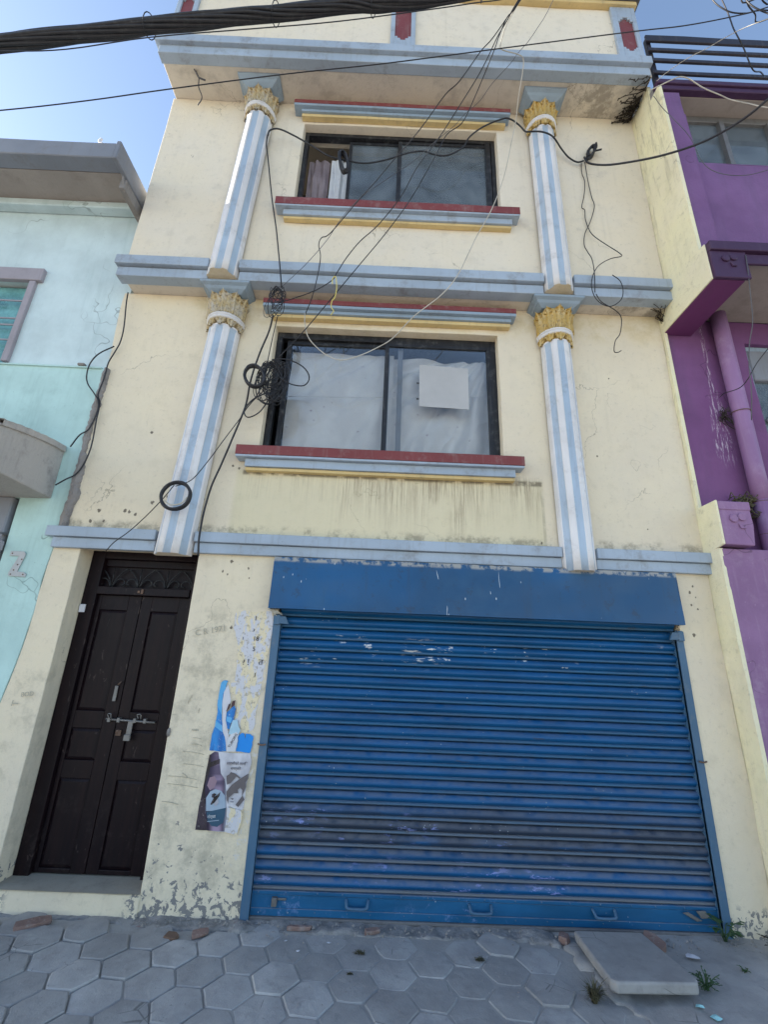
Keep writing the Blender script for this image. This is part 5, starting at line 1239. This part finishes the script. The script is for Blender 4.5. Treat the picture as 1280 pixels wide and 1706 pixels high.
b = sheet('poster', [(rag(P['b_bg'], .005), 'p_grey', 'grey_print'), (rag(P['b_dark'], .003), 'p_black', 'dark_print'), (P['b_bottle'], 'p_mauve', 'bottle_print'), (P['b_ring'], 'p_black', 'neck_band'), (P['b_glow'], 'p_sky', 'label_print'),
    (P['b_lab'], 'p_label', 'label_print'), (P['b_lh1'], 'p_black', 'hat_print'), (P['b_lh2'], 'p_black', 'hat_print'), (P['b_lf'], 'p_grey', 'face_print'), (P['hat_crown'], 'p_hat', 'hat_print'), (P['hat_brim'], 'p_hat', 'hat_print'),
    (P['nose'], 'p_hat', 'face_print'), (P['mouth'], 'p_hat', 'face_print')], 'poster', 'grey beer bottle poster with a face under a tilted hat, below the blue poster')
yb = -.006-.0009*13-.001
text_mesh('साहसीको लागि', .03, M['p_black'], 'lettering', b, -1.044, .908, yb, .148)
text_mesh('समर्पित', .03, M['p_black'], 'lettering', b, -1.010, .877, yb, .074)
text_mesh('गोर्खा', .03, M['p_white'], 'lettering', b, -1.128, .572, yb, .058, .12)
m = MB(); m.prism([(-1.125, .556), (-1.045, .566), (-1.045, .562), (-1.125, .552)], yb, yb+.001); m.build('label_line', M['p_sky'], b)
m = MB(); m.prism([(-1.155, .82), (-1.12, .83), (-1.10, .80), (-1.11, .76), (-1.14, .74), (-1.165, .77)], yb+.0098, yb+.0105); m.build('bottle_glow', M['p_pink'], b)
def torn_mat():
    g = G('torn_paper_remains')
    n1 = g.noise(9, 6, .65, g.scl(g.pos(), (1.6, 1, .7)), .5)
    c = g.mix(g.ramp(n1, .50, .52), (.58, .575, .60), (.70, .61, .42))
    c = g.mix(g.mul(g.ramp(g.noise(30, 6, .75), .53, .60), .7), c, (.33, .29, .23))
    g.bump(n1, .006, .8)
    return g.done(c, .85, 0, .2)
M['torn'] = torn_mat()
b = sheet('paper_remains', [(rag(P['paper'], .012, 4), 'torn', 'torn_paper')], 'paper', 'torn white paper remains with stray numerals high on the pillar beside the shutter', -.002)
for s, k, h in (('I', 'L1', .036), ('18', 'L18', .036), ('5', 'L5', .036), ('3', 'L0', .022), ('!', 'Lw', .048), ('?', 'Lw', .04), ('त', 'Lq', .045), ('1', 'Lt', .034), ('1', 'Lb', .024)):
    off = -.035 if s == '?' else 0
    text_mesh(s, h*1.35, M['black_ink'], 'lettering', b, P[k][0][0]+off, P[k][0][1], -.0065, None, -.02)
b = sheet('paper_remains', [(rag([(-1.10, 1.455), (-.86, 1.46), (-.875, 1.30), (-.885, 1.13), (-.95, 1.12), (-1.03, 1.20), (-1.03, 1.33), (-1.09, 1.40)], .014, 4), 'torn', 'torn_paper'),], 'paper', 'crumpled cream paper remains beside the torn blue poster', -.0015)
b = sheet('paper_remains', [(rag([(-.995, .50), (-1.0, .645), (-.92, .63), (-.885, .625), (-.89, .56), (-.91, .48)], .008, 4), 'torn', 'torn_paper')], 'paper', 'peeled bare patch of paper at the lower right of the beer poster', -.018)
g1 = thing('graffiti', (-1.3, 0, 1.78), 'faint pencilled letters C R 1971 on the pillar right of the door', 'graffiti')
text_mesh('C R 1971', .085, M['pencil'], 'lettering', g1, -1.43, 1.79, -.0055, .23, .2)
g1 = thing('graffiti', (-2.6, 0, 1.28), 'scratched letters BOD on the narrow wall left of the door', 'graffiti')
text_mesh('BOD', .06, M['pencil'], 'lettering', g1, -2.655, 1.30, -.0055, .09, .12)
text_mesh('T', .06, M['pencil'], 'lettering', g1, -2.66, 1.23, -.0055, .04, 1.5)
g1 = thing('graffiti', (-1.3, 0, 1.1), 'scribbled strokes and letters on the pillar left of the posters', 'graffiti')
text_mesh('AHN', .03, M['pencil'], 'lettering', g1, -1.34, 1.115, -.0055, .05)
m = MB(); rr = random.Random(5)
for (x, z, l, a) in ((-1.32,1.07,.06,-.1),(-1.32,1.03,.07,-.12),(-1.38,.98,.16,-.1),(-1.36,.90,.15,-.1),(-1.45,.82,.20,-.08),(-1.45,.77,.22,-.08),(-1.47,.66,.12,-.12),(-1.31,1.24,.03,1.4),(-1.36,.84,.05,-.5),(-1.4,1.3,.06,1.2)):
    m.tube([(x, -.004, z), (x+cos(a)*l*.5, -.004, z+sin(a)*l*.5+.004), (x+cos(a)*l, -.004, z+sin(a)*l)], .0018, 4, sub=2)
m.build('scratch', M['pencil'], g1)

# ------------------------------------------------------------------ cables
for (nm, lab, r, mat, pts, cat, grp) in WIRES:
    m = MB(); m.tube(pts, r*.78, 7, sub=5); tag(m.build(nm, M[mat], loc=pts[len(pts)//2]), lab, cat)
bt = thing('cable_bundle', BUNDLE[6], 'thick dark bundle of twisted cables crossing the top left of the picture', 'cable bundle')
cen = smooth(BUNDLE, 8)
for k in range(18):
    ph = k*2*pi/17; R_ = .044 if k < 17 else 0; pts = []
    for i, p in enumerate(cen):
        a = ph+i*.07+.3*sin(i*.21+k); rr_ = R_*(.9+.25*noise.noise(Vector((i*.13, k*3, 0))))
        pts.append((p.x+.0, p.y+cos(a)*rr_, p.z+sin(a)*rr_*1.0))
    m = MB(); m.tube(pts, .0125 if k < 17 else .042, 7, sub=1); m.build('cable', M['wire_black'], bt)
for q in (14, 30, 46, 62, 76):
    p = cen[min(q, len(cen)-2)]; m = MB(); m.tube([(p.x+.02*sin(a), p.y+cos(a)*.075, p.z+sin(a)*.075) for a in [j*pi/8 for j in range(16)]], .004, 5, closed=True, sub=1); m.build('cable_tie', M['wire_black'], bt)
def loops(name, c, label, n, rx, rz, r, mat, seed, jit=.25, cat='cable coil', tilt=0, hang=True, ysp=.03):
    rnd = random.Random(seed); t = thing(name, c, label, cat)
    for i in range(n):
        m = MB(); ax = rx*rnd.uniform(1-jit, 1+jit*.7); az = rz*rnd.uniform(1-jit, 1+jit*.5); a0 = rnd.uniform(-.5, .5)*jit*2+tilt; oy = rnd.uniform(-ysp, ysp*.3)
        ox = rnd.uniform(-1, 1)*rx*jit*.8; pts = []
        for k in range(14):
            a = 2*pi*k/14; x = cos(a)*ax; z = sin(a)*az
            if hang: x *= (1-.55*max(0, sin(a))**2)
            xx = x*cos(a0)-z*sin(a0)+ox; zz = x*sin(a0)+z*cos(a0)-(az-rz if hang else 0)
            pts.append((c[0]+xx, c[1]+oy+.012*sin(a*2+i), c[2]+zz))
        m.tube(pts, r*rnd.uniform(.8, 1.2), 6, closed=True, sub=3); m.build('loop', M[mat], t)
    return t
loops('wire_coil', SPOTS['coilA'], 'small bunch of looped black wires hanging in front of the lower red lintel, left end', 13, .055, .135, .003, 'wire_black', 3, .55)
cb = loops('wire_coil', (SPOTS['coilB'][0]+.02, SPOTS['coilB'][1], SPOTS['coilB'][2]), 'big tangle of black cable loops hanging at the left edge of the lower window', 32, .105, .185, .0034, 'wire_black', 5, .5)
m = MB(); c = SPOTS['coilB']; m.tube([(c[0]+x, c[1]-.03, c[2]+z) for x, z in ((.0, .19), (.14, .20), (.29, .13), (.36, .02), (.32, -.07), (.20, -.06), (.1, .0))], .006, 6); m.build('loose_loop', M['wire_black'], cb)
m = MB(); m.tube([(c[0]+x, c[1]-.0, c[2]+z) for x, z in ((-.03, -.15), (-.13, -.22), (-.19, -.33), (-.15, -.40), (-.06, -.35), (-.0, -.24), (.02, -.15))], .006, 6); m.build('loose_loop', M['wire_black'], cb)
cb2 = loops('wire_coil', (SPOTS['coilB2'][0]-.01, SPOTS['coilB2'][1]-.03, SPOTS['coilB2'][2]+.02), 'tight thick black ring of cable at the left of the big tangle', 7, .085, .115, .010, 'wire_black', 8, .07, tilt=.5, hang=False, ysp=.015)
hp = loops('wire_coil', SPOTS['hoop'], 'round black cable hoop hanging on the left lower column', 6, .118, .118, .011, 'wire_black', 9, .04, hang=False, ysp=.012)
m = MB(); c = SPOTS['hoop']; m.tube([(c[0]-.08, c[1]-.01, c[2]-.05), (c[0]-.02, c[1]-.02, c[2]-.085), (c[0]+.06, c[1]-.02, c[2]-.07), (c[0]+.10, c[1]-.01, c[2]-.01)], .006, 6); m.build('loose_loop', M['wire_pale'], hp)
loops('wire_coil', SPOTS['coilW'], 'tight oval coil of black cable hanging before the open part of the upper window', 14, .045, .155, .0085, 'wire_black', 12, .16, tilt=.22, hang=False, ysp=.03)
kn = loops('wire_knot', SPOTS['knot'], 'small black knot of folded cable on the wall right of the upper right column', 6, .032, .10, .010, 'wire_black', 21, .2, tilt=-.45, hang=False, ysp=.03)
m = MB(); c = SPOTS['knot']; m.tube([(c[0]-.06, c[1]-.02, c[2]-.14), (c[0]-.02, c[1]-.02, c[2]-.08), (c[0]+.05, c[1]-.03, c[2]+.04), (c[0]+.06, c[1]-.03, c[2]+.12)], .013, 6); m.tube([(c[0]+.02, c[1]-.02, c[2]+.0), (c[0]+.11, c[1]-.03, c[2]+.02)], .010, 6, sub=1); m.build('folded_end', M['wire_black'], kn)
# tangle of wires top right
tg = thing('wire_tangle', (3.3, -1.3, 7.5), 'messy knot of dark wires at the very top right corner of the sky', 'wire tangle')
rr = random.Random(2)
for i in range(14):
    m = MB(); p = [Vector((3.12+rr.uniform(-.12, .1), -1.4, 7.42+rr.uniform(-.03, .12)))]
    for k in range(5): p.append(p[-1]+Vector((rr.uniform(.02, .16), rr.uniform(-.06, .06), rr.uniform(-.07, .07))))
    m.tube([tuple(q) for q in p], .006, 5); m.build('strand', M['wire_black'], tg)
# dead roots under the roof slab corner
dr_ = thing('dead_climber', (2.62, -.25, 7.5), 'black dried climber and roots clinging under the right corner of the roof slab', 'dried plant')
rr = random.Random(17); m = MB(); lv = MB()
for i in range(46):
    p = Vector((2.755, -.56+rr.uniform(0, .36), 7.842)); p.y = -.60+rr.random()**.7*.42; d = Vector((-rr.uniform(.2, 1), rr.uniform(-.2, .7), -rr.uniform(.0, .35))); q = [tuple(p)]
    for k in range(rr.randrange(3, 7)):
        p = p+d*.045+Vector((rr.uniform(-.03, .02), rr.uniform(-.025, .03), rr.uniform(-.02, .01)))
        p.z = min(p.z, 7.845); p.y = min(p.y, -.195)
        q.append(tuple(p))
        for _ in range(2):
            a = Vector((rr.uniform(-1, 1), rr.uniform(-1, 1), rr.uniform(-1, .4)))*.014; b_ = Vector((rr.uniform(-1, 1), rr.uniform(-1, 1), rr.uniform(-1, .4)))*.012
            lv.add([p-a, p+b_, p+a, p-b_], [(0, 1, 2, 3)])
    m.tube(q, .004, 4, sub=2)
m.build('stem', M['dead'], dr_); lv.build('leaf_litter', M['dead'], dr_)['kind'] = 'stuff'
m = MB()
for i in range(12):
    b0 = rr.random(); m.tube([(2.755-rr.random()**2*.16, -.20+b0*.18, 5.119), (2.74-rr.random()*.04, -.16+b0*.14, 5.10-rr.random()*.03), (2.765, -.10+rr.random()*.09, 5.06-rr.random()*.06)], .003, 4, sub=2)
tag(m.build('dead_climber', M['dead'], loc=(2.7, -.1, 5.05)), 'small dried roots in the corner under the right end of the middle band', 'dried plant')
cr = MB(); cr.tube([(-2.30, -.45, 7.845), (-2.27, -.42, 7.80), (-2.20, -.40, 7.79)], .010, 5); cr.tube([(-2.31, -.47, 7.84), (-2.27, -.42, 7.80), (-2.29, -.35, 7.76), (-2.27, -.28, 7.71), (-2.33, -.23, 7.66)], .007, 5)
tag(cr.build('bent_wire', M['wire_grey'], loc=(-2.28, -.4, 7.8)), 'bent grey wire stub sticking out of the roof soffit at its left end', 'wire')

# bird-like scrap on the teal roof, twig
m = MB(); m.tube([(-2.98, -.5, 6.47), (-3.0, -.5, 6.53), (-3.04, -.5, 6.56), (-3.02, -.5, 6.60)], .012, 6); m.tube([(-3.0, -.5, 6.50), (-2.95, -.5, 6.47)], .010, 6, sub=1)
tag(m.build('plastic_scrap', M['paper'], loc=(-3.0, -.5, 6.47)), 'small white plastic scrap caught on the edge of the teal house roof', 'litter')

# ------------------------------------------------------------------ things on the pavement
sl = MB(); import bmesh
top = [(1.355, -.10), (1.80, -.09), (1.815, -.60), (1.79, -.64), (1.35, -.655), (1.325, -.63)]
def zt(x, y): return .052+(-.62-y)*-.0
ztop = lambda x, y: .108-(y+.65)*.085
vs = [(x, y, ztop(x, y)) for x, y in top]+[(x, y, ztop(x, y)-.054) for x, y in top]
sl.add(vs, [tuple(range(5, -1, -1)), tuple(range(6, 12))]+[(i, (i+1) % 6, (i+1) % 6+6, i+6) for i in range(6)])
tag(sl.build('concrete_slab', M['slab'], loc=(1.58, -.35, 0), bevel=.012, seg=3), 'loose tilted grey concrete slab lying in front of the right end of the blue shutter', 'slab')
def brick(loc, s, lab, rz, mat='brick', seed=0, rx=0):
    rnd = random.Random(seed+40); m = MB(); V = []
    for dz in (-1, 1):
        for dx, dy in ((-1, -1), (.2, -1.15), (1, -.8), (1.1, .5), (.3, 1), (-.9, .9)):
            V.append(Vector((dx*s[0]*(1+rnd.uniform(-.15, .15)), dy*s[1]*(1+rnd.uniform(-.15, .15)), dz*s[2]*(1+rnd.uniform(-.2, .2)))))
    Mx = Matrix.Rotation(rz, 3, 'Z') @ Matrix.Rotation(rx, 3, 'X')
    V = [tuple(Mx @ v+Vector(loc)) for v in V]
    m.add(V, [(5,4,3,2,1,0), (6,7,8,9,10,11)]+[(i, (i+1) % 6, (i+1) % 6+6, i+6) for i in range(6)])
    return tag(m.build('brick_piece', M[mat], loc=loc, bevel=.004, seg=2), lab, 'brick')
brick((1.86, -.12, .015), (.04, .065, .03), 'orange broken brick wedged behind the right side of the loose slab', .5, seed=1, rx=.2)
brick((1.285, -.11, .02), (.035, .03, .022), 'small brick chip at the left back corner of the loose slab', 1.0, seed=2)
brick((-2.10, -.13, .006), (.10, .042, .015), 'long broken red brick at the foot of the door step', .55, seed=3)
brick((-1.03, -.16, .004), (.05, .03, .012), 'broken red brick set in the pavement edge just left of the shutter', .5, seed=4)
brick((-1.19, -.20, .003), (.042, .03, .009), 'dark brick fragment among the broken pavers left of the shutter', -.2, seed=5, mat='rust')
brick((.05, -.085, .010), (.05, .02, .012), 'thin brick fragment in the mortar under the middle of the shutter', .3, seed=6)
brick((-.42, -.075, .008), (.08, .015, .012), 'flat brick fragment under the left half of the shutter', .02, seed=7)
# weeds
def weed(name, c, label, n, h, wl, mat, seed, spread=1.0, kind='leafy'):
    rnd = random.Random(seed); t = thing(name, c, label, 'weed')
    st_ = MB(); lf = MB()
    for i in range(n):
        a = rnd.uniform(0, 2*pi); L = h*rnd.uniform(.5, 1.1); tip = Vector((c[0]+cos(a)*L*spread*rnd.uniform(.3, 1), c[1]+sin(a)*L*spread*.6-.01, c[2]+L*rnd.uniform(.4, 1)))
        b0 = Vector(c)+Vector((rnd.uniform(-.01, .01)*spread, rnd.uniform(-.01, .01), 0)); md = (b0+tip)/2+Vector((0, 0, L*.25))
        if kind == 'grass':
            w = wl; d = (tip-b0).cross(Vector((0, 0, 1))).normalized()*w
            lf.add([b0-d, b0+d, md+d*.8, md-d*.8, tip], [(0, 1, 2, 3), (3, 2, 4)])
        else:
            st_.tube([tuple(b0), tuple(md), tuple(tip)], .0022, 5, sub=2)
            for q in range(3):
                p0 = md.lerp(tip, q/2); dr2 = Vector((cos(a+rnd.uniform(-1.2, 1.2)), sin(a+rnd.uniform(-1.2, 1.2)), rnd.uniform(-.1, .5))).normalized()
                sd_ = dr2.cross(Vector((0, 0, 1))).normalized(); l_ = wl*rnd.uniform(.8, 1.5)
                lf.add([p0, p0+dr2*l_*.4+sd_*l_*.28, p0+dr2*l_-Vector((0, 0, l_*.15)), p0+dr2*l_*.4-sd_*l_*.28, p0+dr2*l_*.45-Vector((0, 0, l_*.08))], [(0, 4, 1), (1, 4, 2), (2, 4, 3), (3, 4, 0)])
    if st_.v: st_.build('stem', M[mat], t)
    lf.build('leaves', M[mat], t)
    return t
weed('weed', (2.37, -.05, .01), 'green leafy weed growing at the right foot of the blue shutter', 13, .14, .042, 'leaf', 1)
weed('weed', (2.64, -.18, .01), 'dark dried weed on the ground at the far right corner', 26, .10, .02, 'dead', 2, 1.4)
weed('weed', (2.57, -.23, .005), 'small green sprig beside the dark dried weed', 8, .055, .025, 'leaf', 3)
weed('grass_tuft', (1.235, -.62, .0), 'dry yellowish grass tuft at the front left corner of the loose slab', 170, .10, .0026, 'dry_leaf', 4, 1.0, 'grass')
weed('weed', (1.915, -.50, .005), 'low grey green weed at the right side of the loose slab', 26, .07, .016, 'leaf', 5, 1.3)
weed('weed', (2.26, -.34, .005), 'tiny weed in a crack of the cement patch', 8, .035, .012, 'leaf', 6)
weed('grass_tuft', (-.02, -.29, .0), 'low moss line in the paver joint below the middle of the shutter', 60, .018, .002, 'dry_leaf', 8, 3.0, 'grass')
weed('grass_tuft', (.70, -.31, .0), 'low dry moss in the paver joint below the right half of the shutter', 60, .018, .002, 'dry_leaf', 9, 3.0, 'grass')
weed('grass_tuft', (-.07, -.47, .0), 'small dark moss spot on a paver near the picture bottom', 40, .014, .002, 'dry_leaf', 10, 2.0, 'grass')
def scrap(x, y, z, s, mat, lab, seed, cat='litter', name='litter_scrap'):
    rnd = random.Random(seed); m = MB(); n = 7
    V = [(x, y, z+s*.35)]+[(x+cos(2*pi*k/n)*s*rnd.uniform(.6, 1.2), y+sin(2*pi*k/n)*s*.7*rnd.uniform(.6, 1.2), z+rnd.uniform(0, s*.3)) for k in range(n)]+[(x, y, z-.002)]
    m.add(V, [(0, 1+k, 1+(k+1) % n) for k in range(n)]+[(n+1, 1+(k+1) % n, 1+k) for k in range(n)])
    tag(m.build(name, M[mat], loc=(x, y, z)), lab, cat)
M['aqua'] = paint('aqua_wrapper', (.35, .68, .70), .2, .4)
scrap(1.775, -.655, .018, .028, 'aqua', 'crumpled pale aqua wrapper nearest the front right corner of the slab', 1)
scrap(1.81, -.72, .012, .030, 'aqua', 'second aqua wrapper scrap just in front of the other one', 2)
scrap(2.02, -.25, .018, .05, 'paper', 'white crumpled scrap right of the brick behind the slab', 3)
m = MB(); rr = random.Random(31)
for i in range(26):
    p = Vector((3.19, -.02, 3.98)); q = [tuple(p)]
    for k in range(4): p = p+Vector((rr.uniform(-.03, .03), -abs(rr.uniform(0, .02)), rr.uniform(-.05, .04))); q.append(tuple(p))
    m.tube(q, .003, 4, sub=2)
m.tube([(3.19, -.02, 3.95), (3.22, -.03, 3.86), (3.30, -.05, 3.80), (3.40, -.04, 3.79)], .004, 5)
tag(m.build('dead_twigs', M['dead'], loc=(3.19, -.02, 3.95)), 'clump of dead twigs sprouting from the purple wall beside the drainpipe', 'dried plant')
for i, (x, y) in enumerate(((-.39, -.305), (-.213, -.215), (-.48, -.21))):
    scrap(x, y, .006, .013, 'paper', ('pale spot of dropped paint left of the others below the shutter', 'pale spot of dropped paint nearest the shutter', 'small pale speck on the broken edge below the left end of the shutter')[i], 5+i, 'paint spot', 'paint_spot')
